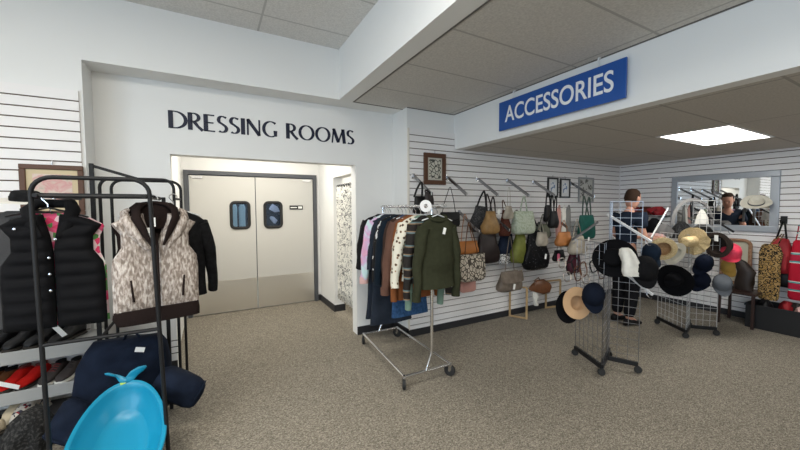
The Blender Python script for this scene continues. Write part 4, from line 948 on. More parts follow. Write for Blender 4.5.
# ================================================================== wire grid fixtures
gridm = mat('grid_wire_chrome', (.30, .30, .31), .3, metal=1)
gridw = mat('grid_wire_white', (.48, .48, .48), .4)
def grid_panel(t, p, q, z0, z1, m, name='grid_panel', cell=.076, r=.0023):
    p = Vector(p); q = Vector(q); L = (q - p).length; n = max(2, round(L / cell)); mb = MB()
    for i in range(n + 1):
        a = p.lerp(q, i / n); mb.tube([V(a.x, a.y, z0), V(a.x, a.y, z1)], r * (1.5 if i in (0, n) else 1), 6)
    k = int((z1 - z0) / cell)
    for i in range(k + 1):
        z = z1 - i * cell; mb.tube([V(p.x, p.y, z), V(q.x, q.y, z)], r * (1.4 if i in (0,) else 1), 6)
    return mb.build(name, m, t)
def grid_stand(a, b, m_, c, d, za, zc, label, mm):
    t = thing('grid_stand', (m_[0], m_[1], 0), label, 'grid display stand')
    grid_panel(t, a, b, .10, za, mm); grid_panel(t, b, m_, .10, za, mm); grid_panel(t, m_, c, .10, zc, mm); grid_panel(t, m_, d, .10, zc, mm)
    for p, q in ((a, b), (m_, c), (m_, d), (b, m_)):
        MB().bar((p[0], p[1], .085), (q[0], q[1], .085), .03, .04).build('base_bar', blackmet, t, 0, bevel=.003)
    for p in (a, b, c, d):
        cs = MB().lathe([(0, .04), (.012, .04), (.012, .07), (0, .07)], 10, TR(p[0], p[1], 0)).build('caster', blackmet, t, 40)
        MB().lathe([(0, -.014), (.028, -.014), (.033, -.008), (.033, .008), (.028, .014), (0, .014)], 18, TR(p[0], p[1], .034, .6, 0, PI / 2)).build('wheel', rubber, cs, 50)
    return t
G1 = dict(a=(3.30, 2.19), b=(3.11, 1.80), m_=(3.34, 1.89), c=(3.45, 1.66), d=(3.56, 1.99))
grid_stand(**G1, za=1.22, zc=1.60, label='nearer wire grid stand on black casters holding dark hats', mm=gridm)
G2 = dict(a=(5.14, 2.26), b=(4.86, 1.84), m_=(5.10, 1.90), c=(5.28, 1.70), d=(5.36, 2.0))
grid_stand(**G2, za=1.22, zc=1.62, label='farther wire grid stand on black casters holding straw hats and caps', mm=gridw)
def stand_arm(p, q, m, label, group='sloping arms on the grid stands', w=.022):
    t = thing('faceout_arm', Vector(p), label, 'display arm', group)
    MB().bar(p, q, w * .6, w).build('arm', m, t, 0, bevel=.003)
    d = (Vector(q) - Vector(p)).normalized()
    MB().tube([Vector(q) - d * .06 - V(0, 0, .01), Vector(q) - d * .06 - V(0, 0, .04), Vector(q) - d * .03 - V(0, 0, .05), Vector(q) - d * .01 - V(0, 0, .035)], .004, 6).build('hook', gridm, t)
    return t
def atd(px, py, depth): return CAMP + (FW + RT * ((px - 400) / FPX) - UP * ((py - 225) / FPX)) * depth
# forward depths: stand 1 about 3.1-3.5 m, stand 2 about 4.1-4.4 m
arm_w = mat('arm_white_metal', (.78, .78, .78), .3, metal=.2)
stand_arm(atd(607, 214, 3.38), atd(652, 242, 3.05), arm_w, 'white sloping arm on the nearer grid stand above the big black hat')
stand_arm(atd(694, 208, 4.30), atd(734, 232, 4.0), blackmet, 'black sloping arm on the farther grid stand below the mirror')
stand_arm(atd(668, 208, 4.35), atd(651, 238, 4.1), arm_w, 'white sloping arm on the farther grid stand, pointing left')
stand_arm(atd(618, 268, 3.3), atd(653, 295, 3.02), arm_w, 'low chrome arm with empty hooks on the nearer grid stand')
stand_arm(atd(598, 222, 3.5), atd(572, 240, 3.35), gridm, 'chrome arm on the nearer grid stand pointing at the teal bag')
# hats -------------------------------------------------------------
hatblack = mat('black_felt', (.005, .005, .006), .95, spec=.1)
straw = pattern('straw_weave', 'noise', [(0, (.34, .24, .11)), (.45, (.56, .42, .22)), (.7, (.74, .60, .36))], 55, (1, 1, 3), const=False, bump=.5)
straw_d = pattern('dark_straw_weave', 'noise', [(0, (.22, .12, .05)), (.5, (.40, .24, .12)), (.7, (.52, .34, .18))], 55, (1, 1, 3), const=False, bump=.4)
tanfelt = mat('tan_felt', (.50, .32, .18), .9, vary=.1)
ivory = mat('ivory_straw', (.72, .68, .57), .8, vary=.1, bump=.3)
def cam_dir(px, py): return -(FW + RT * ((px - 400) / FPX) - UP * ((py - 225) / FPX)).normalized()
def hat_at(px, py, depth, dv, label, m, roll=0, **k):
    """dv: crown direction as (right, up, towards the room side)"""
    p = atd(px, py, depth); f_ = (p - CAMP).normalized(); r_ = f_.cross(V(0, 0, 1)).normalized(); d = r_ * dv[0] + r_.cross(f_) * dv[1] - f_ * dv[2]
    return hat(look(p, d, roll), label, m, **k)
def cap_at(px, py, depth, dv, label, m, roll=0, **k):
    p = atd(px, py, depth); f_ = (p - CAMP).normalized(); r_ = f_.cross(V(0, 0, 1)).normalized(); d = r_ * dv[0] + r_.cross(f_) * dv[1] - f_ * dv[2]
    return cap(look(p, d, roll), label, m, **k)
hat_at(614, 258, 3.10, (-.25, .15, .9), 'largest round black wide brimmed hat hung on the nearer grid stand', hatblack, R_=.175, cr=.085, ch=.08, sx=1.05, name='wide_brim_hat')
# white knitted bonnet
c = atd(630, 262, 2.92)
t = thing('knit_beanie', c - V(0, 0, .13), 'white knitted beanie hanging in front of the big black hat', 'beanie')
M = look(c, RT * .38 + V(0, 0, 1) * .9, 0)
M = Matrix.Translation(c) @ Matrix.Rotation(math.radians(20), 4, (-FW).normalized())
ex = M.to_3x3().inverted() @ RT; ey = M.to_3x3().inverted() @ FW
MB(M).loft([((0, 0, -.125), ex * .088, ey * .03, 3), ((0, 0, -.08), ex * .088, ey * .045, 3), ((0, 0, 0), ex * .062, ey * .045, 2.6), ((0, 0, .07), ex * .058, ey * .04, 2.6), ((0, 0, .115), ex * .048, ey * .03, 2.6), ((0, 0, .13), ex * .03, ey * .02, 2.2)], 30, disp=wrinkle(.03, 30, 8)).build('crown', white_cloth, t, 60)
MB(M).loft([((0, 0, -.13), ex * .092, ey * .035, 3), ((0, 0, -.09), ex * .09, ey * .05, 3)], 28).build('cuff', white_cloth, t, 60)
blackmesh = mat('black_mesh_cap', (.007, .007, .008), .9, spec=.15, bump=.4, bscale=200)
cap_at(644, 270, 2.95, (.15, .45, .85), 'black mesh trucker cap at the end of the low arm of the nearer stand', blackmesh, roll=.1, r=.100, name='trucker_cap')
cap_at(650, 255, 3.15, (.2, .6, .7), 'dark denim blue cap above the black mesh trucker cap', mat('dark_denim_cap', (.010, .018, .033), .85, vary=.3), roll=.2, r=.075)
hat_at(663, 249, 3.75, (-.25, .25, -.9), 'tan straw hat with darker hollow crown facing the camera', straw_d, R_=.128, cr=.085, ch=.1, brimm=straw, curl=.01, sx=1.02, name='straw_hat')
hat_at(675, 254, 3.9, (-.75, .35, -.5), 'ivory hat with dark band just right of the tan straw hat', ivory, R_=.135, cr=.085, ch=.1, band=hatblack, name='brimmed_hat')
hat_at(693, 241, 3.95, (-.62, -.15, .75), 'frayed golden straw hat topmost on the farther grid stand', straw, R_=.158, cr=.062, ch=.13, ripple=.035, curl=.0, pinch=.01, name='straw_hat', roll=.3, tagp=0)
hat_at(675, 280, 3.75, (-.35, -.25, .85), 'wide black felt hat hanging low on the farther grid stand', hatblack, R_=.175, cr=.085, ch=.10, pinch=.02, name='felt_hat', curl=.03, sx=1.0, tagp=0)
darkbr = mat('dark_brown_felt', (.035, .026, .022), .85)
hat_at(717, 245, 4.0, (.55, .1, -.8), 'dark brown bucket hat with white tag beside the golden straw hat', darkbr, R_=.150, cr=.115, ch=.12, sx=1.0, name='bucket_hat', tagp=1)
pinkc = mat('coral_pink_cotton', (.74, .05, .10), .7, vary=.2, vscale=12)
cap_at(730, 254, 4.05, (.1, .8, .5), 'bright coral pink baseball cap at right of the farther grid stand', pinkc, roll=-.15, r=.105)
MB
cap_at(704, 264, 4.0, (.0, .5, .85), 'navy baseball cap below the bucket hat on the farther stand', mat('navy_cap', (.005, .008, .018), .85), roll=-.5, r=.088)
cap_at(702, 281, 4.05, (-.2, .5, .85), 'dark navy cap low on the farther stand right of the black felt hat', MATS['navy_cap'], roll=-.3, r=.085)
cap_at(722, 284, 4.05, (.1, .5, .85), 'grey baseball cap hanging lowest on the farther grid stand', mat('grey_cap', (.13, .14, .155), .8, vary=.15), roll=.1, r=.092)
gold = mat('mustard_cloth', (.40, .25, .06), .8)
cap_at(728, 268, 4.2, (.0, .6, .7), 'mustard yellow cap showing between the pink and grey caps', gold, roll=.3, r=.07)
hat_at(577, 303, 3.15, (-.35, .10, -.9), 'tan felt fedora hanging low at the left end of the nearer stand', tanfelt, R_=.125, cr=.065, ch=.09, sx=1.18, roll=PI / 2, brimm=tanfelt, name='fedora', band=brown_l)
hat_at(568, 307, 3.3, (-.5, .1, -.8), 'black hat tucked behind the tan felt fedora', hatblack, R_=.125, cr=.065, ch=.09, sx=1.25, roll=PI / 2, name='felt_hat')
cap_at(593, 296, 3.02, (.15, .45, .85), 'dark navy cap hanging right of the tan felt fedora', mat('midnight_cap', (.006, .009, .018), .9), roll=.0, r=.092)
# cluster of chains, clips and buckles hung between
chainm = mat('antique_chain', (.32, .28, .24), .4, metal=.7)
for i in range(9):
    px = 562 + (i * 7.9) % 42; py = 263 + (i * 5.3) % 18; p = atd(px, py, 3.28 + .02 * (i % 3))
    pts = [p + RT * .035 * math.cos(a) + V(0, 0, 1) * (.05 + .012 * (i % 3)) * math.sin(a) + FW * .01 * math.sin(3 * a) for a in [2 * PI * k / 18 for k in range(18)]]
    m_ = (chainm, leaB, brown_l)[i % 3]
    tag(MB().tube(pts, .006, 6, closed=True).build('belt', m_), 'coiled belt hung in the tangle above the tan fedora, ' + ('metal chain one', 'black leather one', 'brown leather one')[i % 3], 'belt', ('metal chain belts', 'black leather belts', 'brown leather belts')[i % 3] + ' above the fedora')
for i, (px, py) in enumerate(((598, 296), (606, 292), (600, 300))):
    pass
# large grey arched sun hat on top of the farther stand, and white things beside it
c = atd(692, 222, 4.45)
t = thing('sun_hat', c - V(0, 0, .2), 'large pale grey wide arched sun hat standing before the mirror', 'hat')
greyh = mat('pale_grey_hat', (.22, .215, .21), .8)
M = Matrix.Translation(c) @ Matrix((RT, V(0, 0, 1), -FW)).transposed().to_4x4()
vs = []; n = 40
for r, zz in ((.27, 0), (.265, .012), (.235, .02), (.23, .0), (.235, -.006), (.265, -.004)):
    for k in range(n): a = PI * k / (n - 1) * 1.1 - .157; vs.append((r * 1.02 * math.cos(a), r * math.sin(a) * 1.15, zz))
fs = [(i * n + k, i * n + k + 1, ((i + 1) % 6) * n + k + 1, ((i + 1) % 6) * n + k) for i in range(6) for k in range(n - 1)] + [tuple(i * n for i in range(6))[::-1], tuple(i * n + n - 1 for i in range(6))]
MB(M).add(vs, fs).build('brim', greyh, t, 60)
c = atd(702, 216, 4.22)
g = MB(TR(c.x, c.y, c.z, -1.0)).loft([((0, 0, -.10), (.07, 0, 0), (0, .03, 0), 2.4), ((0, 0, -.02), (.055, 0, 0), (0, .035, 0), 2.2), ((.0, 0, .05), (.03, 0, 0), (0, .02, 0), 2), ((0, 0, .08), (.012, 0, 0), (0, .01, 0), 2)], 20, disp=wrinkle(.05, 20, 20))
tag(g.build('knit_beanie', white_cloth, smooth=60), 'small white knit beanie hung before the wide mirror', 'beanie')
# white cowboy hat hung in front of the mirror
hat(look(at(756, 203, 'X', 6.30), (-.55, -.25, .62), .3), 'cream cowboy hat with grey band hung over the mirror glass', ivory, R_=.125, cr=.065, ch=.09, band=mat('grey_band', (.12, .12, .12), .8), pinch=.03, curl=.03, name='cowboy_hat', sx=1.25)
# ================================================================== items on the right hand wall
def wallbag(px0, px1, py0, py1, x, m, label, apex=None, name='backpack', cat='backpack', depth=.08, top=.75, sm=None, sr=.012, pocket=None, e=3, amp=.02, rows=None):
    """hangs on the slat wall whose plane is X = x; faces -X"""
    cy_ = (py0 + py1) / 2; c = at((px0 + px1) / 2, cy_, 'X', x); w = abs(at(px0, cy_, 'X', x).y - at(px1, cy_, 'X', x).y) / 2
    zt = at((px0 + px1) / 2, py0, 'X', x).z; zb2 = at((px0 + px1) / 2, py1, 'X', x).z; h = zt - zb2
    M = Matrix.Translation((x, c.y, zb2)) @ Matrix.Rotation(-PI / 2, 4, 'Z')
    t = thing(name, (x, c.y, zb2), label, cat)
    R_ = [((0, 0, h * u), (w * ww, 0, 0), (0, depth * d, 0), e) for u, ww, d in ((0, .8, .6), (.05, .95, .9), (.3, 1, 1), (.6, 1, .95), (.85, top * 1.05, .7), (.97, top * .8, .4), (1, top * .5, .15))]
    MB(M).loft(R_, 30, disp=wrinkle(amp, 14, 14)).build('body', m, t, 60)
    if pocket is not None: MB(M).loft([((0, -depth * .9, h * .12), (w * .7, 0, 0), (0, .02, 0), 4), ((0, -depth * .95, h * .3), (w * .75, 0, 0), (0, .03, 0), 4), ((0, -depth * .9, h * .5), (w * .7, 0, 0), (0, .015, 0), 4)], 20).build('pocket', pocket, t, 60)
    if apex:
        A = M.inverted() @ at(*apex, 'X', x + .0)
        for s in (-1, 1): MB(M).tube([V(s * w * .45, 0, h * .92), V(s * w * .25 + A.x * .5, 0, (h * .92 + A.z) / 2), A + V(s * .008, 0, 0)], sr, 8, flat=.5).build('strap', sm or m, t, 60)
    return t
redb = mat('red_nylon', (.30, .012, .018), .6, vary=.2)
wallbag(768, 793, 238, 273, 6.30, redb, 'red backpack with black straps hung below the mirror corner', (784, 221), sm=leaB, pocket=redb, sr=.02)
wallbag(789, 806, 240, 300, 6.28, pattern('red_multicolour', 'Z', [(0, (.42, .012, .03)), (.60, (.42, .012, .03)), (.7, (.6, .6, .55)), (.78, (.05, .3, .3)), (.88, (.42, .02, .05))], .9), 'red bag with coloured stripes at the right photo edge', (800, 225), name='shoulder_bag', cat='handbag')
wallbag(775, 793, 270, 287, 6.33, leaB, 'black small bag hanging under the red backpack', name='handbag', cat='handbag', depth=.05)
t = wallbag(758, 781, 244, 300, 6.17, leop, 'long leopard print scarf hanging over the red backpack', (783, 234), name='scarf', cat='scarf', depth=.025, top=1.0, sm=leop, amp=.03)
# wall hook
MB
t = thing('wall_hook', (XC - .05, 1.31, 1.70), 'black double wall hook from which the red backpack hangs', 'hook')
c = at(784, 220, 'X', 6.44)
t.location = c
MB().box(6.43, 6.447, c.y - .03, c.y + .03, c.z - .05, c.z + .05).build('plate', blackmet, t, 0, bevel=.003)
MB().tube([(6.43, c.y, c.z - .02), (6.32, c.y, c.z - .03), (6.29, c.y, c.z + .0)], .007, 8).build('prong', blackmet, t)
# long black bin with oddments
t = thing('storage_bin', (6.22, .9, 0), 'long low black bin against the right slat wall', 'bin')
bx0, bx1, by0, by1, bh = 6.02, 6.40, .35, 1.66, .30
mb = MB().box(bx0, bx0 + .015, by0, by1, .015, bh).box(bx1 - .015, bx1, by0, by1, .015, bh).box(bx0 + .015, bx1 - .015, by0, by0 + .015, .015, bh).box(bx0 + .015, bx1 - .015, by1 - .015, by1, .015, bh)
mb.build('sides', mat('black_bin_plastic', (.012, .012, .013), .5), t, 0)
MB().box(bx0, bx1, by0, by1, 0, .015).build('bottom', MATS['black_bin_plastic'], t, 0)
MB().box(bx0 - .012, bx0, by0 - .01, by1 + .01, bh - .02, bh + .006).box(bx0, bx1, by1, by1 + .012, bh - .02, bh + .006).build('rim', MATS['black_bin_plastic'], t, 0)
for i, (y, m, lab) in enumerate(((1.52, leaB, 'black pouch in the long black bin, at its left end'), (1.36, redb, 'red pouch in the long black bin below the leopard scarf'), (1.20, pinkw, 'pink strapped sandal pouch in the long black bin'), (1.04, maro, 'maroon pouch in the long black bin near right edge'), (.86, redb, 'second red pouch in the long black bin, further right'), (1.28, leaDB, 'dark brown pouch behind the red one in the bin'))):
    g = MB(TR(6.16 + .1 * (i % 2), y, .17, .3 * i, .1)).loft([((0, 0, 0), (.07, 0, 0), (0, .05, 0), 2.6), ((0, 0, .07), (.085, 0, 0), (0, .06, 0), 2.4), ((.01, 0, .14), (.07, 0, 0), (0, .04, 0), 2.4), ((.01, 0, .19), (.04, 0, 0), (0, .02, 0), 2)], 20, disp=wrinkle(.06, 20, 20, i))
    tag(g.build('pouch', m, smooth=60), lab, 'pouch')
# ---- rattan-edged mirror leaning on the wall with a brown jacket and tote below
t = thing('leaning_mirror', (6.35, 2.02, .6), 'small round cornered mirror with rattan edge leaning below the big mirror', 'mirror')
c0 = at(733, 240, 'X', 6.30); c1 = at(748, 285, 'X', 6.30)
ya, yb2, za, zb3 = c1.y, c0.y + .12, c1.z, c0.z
pts = []
r = .07
for cy_, cz_, a0_ in ((yb2 - r, zb3 - r, 0), (ya + r, zb3 - r, 90), (ya + r, za + r, 180), (yb2 - r, za + r, 270)):
    for k in range(6): a = math.radians(a0_ + 18 * k); pts.append((6.33 , cy_ + r * math.cos(a), cz_ + r * math.sin(a)))
MB().tube(pts, .022, 8, closed=True).build('frame', pattern('rattan_weave', 'Z', [(0, (.20, .06, .04)), (.5, (.42, .30, .18))], 18), t, 60)
MB().box(6.335, 6.345, ya + .02, yb2 - .02, za + .02, zb3 - .02).build('panel', mat('dull_cream_panel', (.50, .46, .36), .5), t, 0)
darkbr2 = mat('brown_jacket_leather', (.022, .014, .011), .5, vary=.3)
c = at(744, 268, 'X', 6.1)
g = MB(TR(c.x, c.y, 0)).loft([((0, 0, .46), (.06, 0, 0), (0, .10, 0), 2.4), ((0, .0, .55), (.07, 0, 0), (0, .09, 0), 2.4), ((0, 0, .7), (.06, 0, 0), (0, .085, 0), 2.4), ((0, .03, .82), (.06, 0, 0), (0, .08, 0), 2.4), ((0, .08, .88), (.03, 0, 0), (0, .03, 0), 2)], 24, disp=wrinkle(.08, 9, 9))
tag(g.build('leather_jacket', darkbr2, smooth=60), 'crumpled dark brown leather jacket draped beside the caps', 'jacket')
t = thing('wooden_chair', (6.0, 2.05, 0), 'dark wooden chair under the brown leather jacket', 'chair')
cy0 = c.y
MB().box(c.x - .2, c.x + .2, cy0 - .17, cy0 + .2, .42, .45).build('seat', mat('dark_chair_wood', (.03, .015, .012), .4), t, 0, bevel=.005)
for sx_, sy_ in ((-1, -1), (1, -1), (-1, 1), (1, 1)): MB().bar((c.x + sx_ * .18, cy0 + .015 + sy_ * .165, 0), (c.x + sx_ * .17, cy0 + .015 + sy_ * .16, .42), .03).build('leg', MATS['dark_chair_wood'], t, 0, bevel=.003)
g.name = 'leather_jacket'
# red garments folded on a wall shelf behind the person
sh = thing('wall_shelf', (6.3, 2.95, 1.42), 'thin grey wall shelf left of the mirror holding red clothes', 'shelf')
MB().box(6.15, 6.446, 2.70, 3.30, 1.40, 1.415).build('board', mat('grey_shelf', (.25, .25, .26), .5), sh, 0)
for y in (2.75, 3.25): MB().bar((6.44, y, 1.39), (6.2, y, 1.39), .01, .02).build('bracket', blackmet, sh, 0)
for i, (y, m, lab) in enumerate(((3.15, redb, 'crumpled red scarf on the wall shelf, nearest the corner'), (2.98, redbr, 'red brown fringed scarf on the wall shelf, in the middle'), (2.80, redb, 'crumpled red scarf on the wall shelf, nearest the mirror'))):
    g = MB(TR(6.28, y, 1.416, .4 * i)).loft([((0, 0, 0), (.09, 0, 0), (0, .09, 0), 2.4), ((0, 0, .05), (.10, 0, 0), (0, .10, 0), 2.2), ((.01, .0, .10), (.07, 0, 0), (0, .08, 0), 2.2), ((0, .01, .14), (.03, 0, 0), (0, .03, 0), 2)], 24, disp=wrinkle(.12, 18, 18, i * 3))
    tag(g.build('scarf', m, smooth=60), lab, 'scarf')
# small plastic wall pegs
for (px, py, lab) in ((633, 179, 'leftmost little white peg on the right slat wall'), (660, 178, 'little white peg left of the wide mirror'), (697, 173, 'little white peg above the left part of the mirror'), (754, 171, 'little white peg above the right part of the mirror'), (603, 175, 'little white peg on the centre slat wall near the corner')):
    c = at(px, py, 'X', 6.44) if px > 620 else at(px, py, 'Y', 3.48)
    d = V(-1, 0, 0) if px > 620 else V(0, -1, 0)
    q = MB().lathe([(0, 0), (.012, 0), (.012, .006), (.006, .008), (.006, .03), (.01, .034), (0, .036)], 12, look(c, d))
    tag(q.build('wall_peg', plastic_white, smooth=50), lab, 'peg')
# dark shelf unit with goods in front of the mirror (low rack behind the stands)
for i, (px0, px1, py0, py1, dep, m, lab) in enumerate(((671, 692, 222, 238, 4.9, greyw, 'dark grey knitted hat heap left on the farther stand'), (690, 713, 224, 240, 4.85, leaB, 'black cap heap just under the white beanie'), (646, 662, 218, 234, 4.9, hatblack, 'black cap right of the red scarves'), (655, 672, 224, 236, 4.7, greyh, 'grey felt cap behind the white arm pointing left'))):
    c = atd((px0 + px1) / 2, py1, dep); w = (px1 - px0) / 2 * dep / FPX
    h = (py1 - py0) * dep / FPX
    g = MB(Matrix.Translation(c) @ Matrix.Rotation(-.5, 4, 'Z')).loft([((0, 0, 0), (w, 0, 0), (0, .09, 0), 2.4), ((0, 0, h * .4), (w * .95, 0, 0), (0, .09, 0), 2.2), ((0, 0, h * .8), (w * .6, 0, 0), (0, .07, 0), 2), ((0, 0, h), (w * .25, 0, 0), (0, .03, 0), 2)], 20, disp=wrinkle(.06, 15, 15, i))
    tag(g.build('knit_beanie', m, smooth=60), lab, 'beanie')
# ================================================================== the man browsing
def skin_mesh(name, joints, edges, m, parent, sub=2):
    org = Vector()
    p = parent
    while p is not None: org += p.location; p = p.parent
    me = bpy.data.meshes.new(name); me.from_pydata([tuple(Vector(j[0]) - org) for j in joints], edges, [])
    me.materials.append(m)
    o = bpy.data.objects.new(name, me); COL.objects.link(o)
    md = o.modifiers.new('skin', 'SKIN'); md.use_smooth_shade = True
    sb = o.modifiers.new('sub', 'SUBSURF'); sb.levels = sub; sb.render_levels = sub
    for i, j in enumerate(joints):
        r = j[1]; me.skin_vertices[0].data[i].radius = r if isinstance(r, tuple) else (r, r)
        me.skin_vertices[0].data[i].use_root = (i == 0)
    # freeze to a real mesh
    dg = bpy.context.evaluated_depsgraph_get(); dg.update()
    nm = bpy.data.meshes.new_from_object(o.evaluated_get(dg)); nm.name = name
    bpy.data.objects.remove(o)
    o = bpy.data.objects.new(name, nm); COL.objects.link(o)
    if parent is not None: o.parent = parent
    return o
PX, PY = 4.80, 2.50; FA = math.radians(-12)     # faces roughly +X
fwd = V(math.cos(FA), math.sin(FA), 0); lat = V(-math.sin(FA), math.cos(FA), 0)
def pp(f, l, z): return V(PX, PY, 0) + fwd * f + lat * l + V(0, 0, z)
skin_c = mat('skin', (.52, .27, .19), .55, vary=.08)
person = thing('person', (PX, PY, 0), 'man in navy t-shirt and black trousers browsing beside the farther stand, head bowed', 'person')
J = [(pp(0, 0, .95), (.12, .09)), (pp(.0, 0, 1.12), (.12, .09)), (pp(.01, 0, 1.30), (.12, .08)), (pp(.02, 0, 1.40), (.08, .055)), (pp(.045, 0, 1.49), .052), (pp(.075, 0, 1.56), .055), 
     (pp(.01, .16, 1.39), .045), (pp(.06, .22, 1.16), .045), (pp(.28, .16, 1.12), .034), (pp(.36, .12, 1.13), .03),
     (pp(.01, -.16, 1.39), .045), (pp(.04, -.22, 1.15), .045), (pp(.26, -.17, 1.13), .034), (pp(.34, -.15, 1.15), .03),
     (pp(.0, .09, .88), .08), (pp(.03, .10, .50), .055), (pp(-.01, .10, .09), .045), (pp(.11, .11, .04), .035),
     (pp(.0, -.09, .88), .08), (pp(.02, -.10, .50), .055), (pp(-.04, -.10, .09), .045), (pp(.08, -.11, .04), .035)]
E_ = [(0, 1), (1, 2), (2, 3), (3, 4), (4, 5), (3, 6), (6, 7), (7, 8), (8, 9), (3, 10), (10, 11), (11, 12), (12, 13), (0, 14), (14, 15), (15, 16), (16, 17), (0, 18), (18, 19), (19, 20), (20, 21)]
body = skin_mesh('body', J, E_, skin_c, person)
def join_into(o, mb):
    bm = bmesh.new(); bm.from_mesh(o.data)
    vs = [bm.verts.new(v - person.location) for v in mb.v]
    for f in mb.f:
        try: nf = bm.faces.new([vs[i] for i in f]); nf.smooth = True
        except ValueError: pass
    bmesh.ops.recalc_face_normals(bm, faces=bm.faces)
    bm.to_mesh(o.data); bm.free()
# head: bowed forward, looking at the goods
HM = Matrix.Translation(pp(.10, 0, 1.655)) @ Matrix.Rotation(FA, 4, 'Z') @ Matrix.Rotation(math.radians(22), 4, 'Y')
head = MB(HM).loft([((.015, 0, -.125), (.035, 0, 0), (0, .03, 0), 2), ((.012, 0, -.105), (.065, 0, 0), (0, .052, 0), 2.2), ((.004, 0, -.06), (.085, 0, 0), (0, .066, 0), 2.2), ((0, 0, -.01), (.093, 0, 0), (0, .073, 0), 2.1), ((-.006, 0, .04), (.096, 0, 0), (0, .076, 0), 2), ((-.010, 0, .08), (.085, 0, 0), (0, .067, 0), 2), ((-.012, 0, .108), (.055, 0, 0), (0, .043, 0), 2), ((-.012, 0, .118), (.02, 0, 0), (0, .016, 0), 2)], 24)
head.loft([((.085, 0, .012), (.006, 0, 0), (0, .008, 0), 2), ((.100, 0, -.012), (.010, 0, 0), (0, .011, 0), 2), ((.108, 0, -.034), (.012, 0, 0), (0, .016, 0), 2), ((.088, 0, -.042), (.010, 0, 0), (0, .012, 0), 2)], 12)
for s in (-1, 1):
    head.loft([((-.004, s * .070, -.035), (.010, 0, 0), (0, .006, 0), 2), ((-.008, s * .080, -.01), (.017, 0, 0), (0, .008, 0), 2), ((-.012, s * .082, .018), (.018, 0, 0), (0, .008, 0), 2), ((-.010, s * .074, .034), (.008, 0, 0), (0, .005, 0), 2)], 10)
    head.tube([(.083, s * .012, -.066), (.080, s * .024, -.068)], .006, 6)
join_into(body, head)
# hands: palm, four fingers and a thumb closed round a small box
for (wp, s) in ((pp(.36, .12, 1.13), 1), (pp(.34, -.15, 1.15), -1)):
    hd = MB(Matrix.Translation(wp) @ Matrix.Rotation(FA, 4, 'Z'))
    hd.loft([((-.01, 0, 0), (0, .026, 0), (0, 0, .020), 2.2), ((.03, 0, 0), (0, .040, 0), (0, 0, .018), 2.4), ((.085, 0, 0), (0, .042, 0), (0, 0, .014), 2.4), ((.095, 0, 0), (0, .036, 0), (0, 0, .010), 2.2)], 14)
    for k, L in enumerate((.062, .074, .070, .055)):
        y = -.031 + k * .021
        hd.tube([(.085, y, 0), (.085 + L * .45, y, -.004), (.085 + L * .75, y, -.022), (.085 + L * .8, y, -.042)], [.0095, .009, .008, .006], 8)
    hd.tube([(.02, -s * .034, -.004), (.05, -s * .058, -.014), (.078, -s * .052, -.028)], [.012, .0105, .008], 8)
    join_into(body, hd)
eyes = MB(HM)
for s in (-1, 1): eyes.lathe([(0, .010), (.006, .008), (.009, .003), (.008, -.004)], 10, TR(.083, s * .032, .004, 0, 0, PI / 2))
MB(HM).lathe([(0, .010), (.006, .008), (.009, .003), (.008, -.004)], 10, TR(.080, .030, .004, 0, 0, PI / 2)).build('eye', mat('eye_dark', (.03, .02, .015), .3), person)
MB(HM).lathe([(0, .010), (.006, .008), (.009, .003), (.008, -.004)], 10, TR(.080, -.030, .004, 0, 0, PI / 2)).build('eye', MATS['eye_dark'], person)
MB(HM).loft([((-.030, 0, -.055), (.062, 0, 0), (0, .066, 0), 2.1), ((-.026, 0, -.01), (.080, 0, 0), (0, .079, 0), 2.1), ((-.026, 0, .04), (.088, 0, 0), (0, .083, 0), 2), ((-.022, 0, .085), (.088, 0, 0), (0, .076, 0), 2), ((-.014, 0, .118), (.064, 0, 0), (0, .052, 0), 2), ((-.014, 0, .130), (.025, 0, 0), (0, .02, 0), 2)], 26, disp=wrinkle(.015, 40, 40)).build('hair', mat('brown_hair', (.035, .020, .013), .8, bump=.4, bscale=150), person, 60)
navyT = mat('navy_tshirt', (.014, .020, .034), .9, bump=.2, bscale=60)
J = [(pp(0, 0, .90), (.155, .12)), (pp(-.0, 0, 1.05), (.155, .115)), (pp(.005, 0, 1.20), (.165, .115)), (pp(.012, 0, 1.34), (.165, .11)), (pp(.02, 0, 1.43), (.13, .09)), (pp(.035, 0, 1.50), .070), (pp(.012, .17, 1.42), .080), (pp(.04, .21, 1.27), .062), (pp(.012, -.17, 1.42), .080), (pp(.03, -.21, 1.27), .062)]
skin_mesh('shirt', J, [(0, 1), (1, 2), (2, 3), (3, 4), (4, 5), (3, 6), (6, 7), (3, 8), (8, 9)], navyT, person)
J = [(pp(0, 0, .98), (.14, .115)), (pp(0, 0, .90), (.15, .12)), (pp(0, .09, .80), .105), (pp(.03, .10, .50), .085), (pp(-.01, .10, .10), .068), (pp(0, -.09, .80), .105), (pp(.02, -.10, .50), .085), (pp(-.04, -.10, .10), .068)]
skin_mesh('trousers', J, [(0, 1), (1, 2), (2, 3), (3, 4), (1, 5), (5, 6), (6, 7)], mat('black_trousers', (.010, .010, .012), .9), person)
for s, f in ((1, -.02), (-1, -.05)):
    R_ = [((u * .28 - .08, 0, .012 + h / 2), (0, w, 0), (0, 0, h / 2), 2.6) for u, w, h in ((0, .028, .06), (.1, .042, .085), (.35, .044, .09), (.6, .05, .06), (.85, .046, .045), (1, .02, .03))]
    MB(Matrix.Translation(pp(f + .02, s * .105, 0)) @ Matrix.Rotation(FA, 4, 'Z')).loft(R_, 16).build('shoe', gloss_black, person, 60)
c = pp(.49, -.02, 1.13)
g = MB(Matrix.Translation(c) @ Matrix.Rotation(FA, 4, 'Z')).loft([((0, 0, -.03), (.05, 0, 0), (0, .12, 0), 3), ((0, 0, .03), (.055, 0, 0), (0, .13, 0), 3), ((0, 0, .06), (.03, 0, 0), (0, .09, 0), 2.4)], 20)
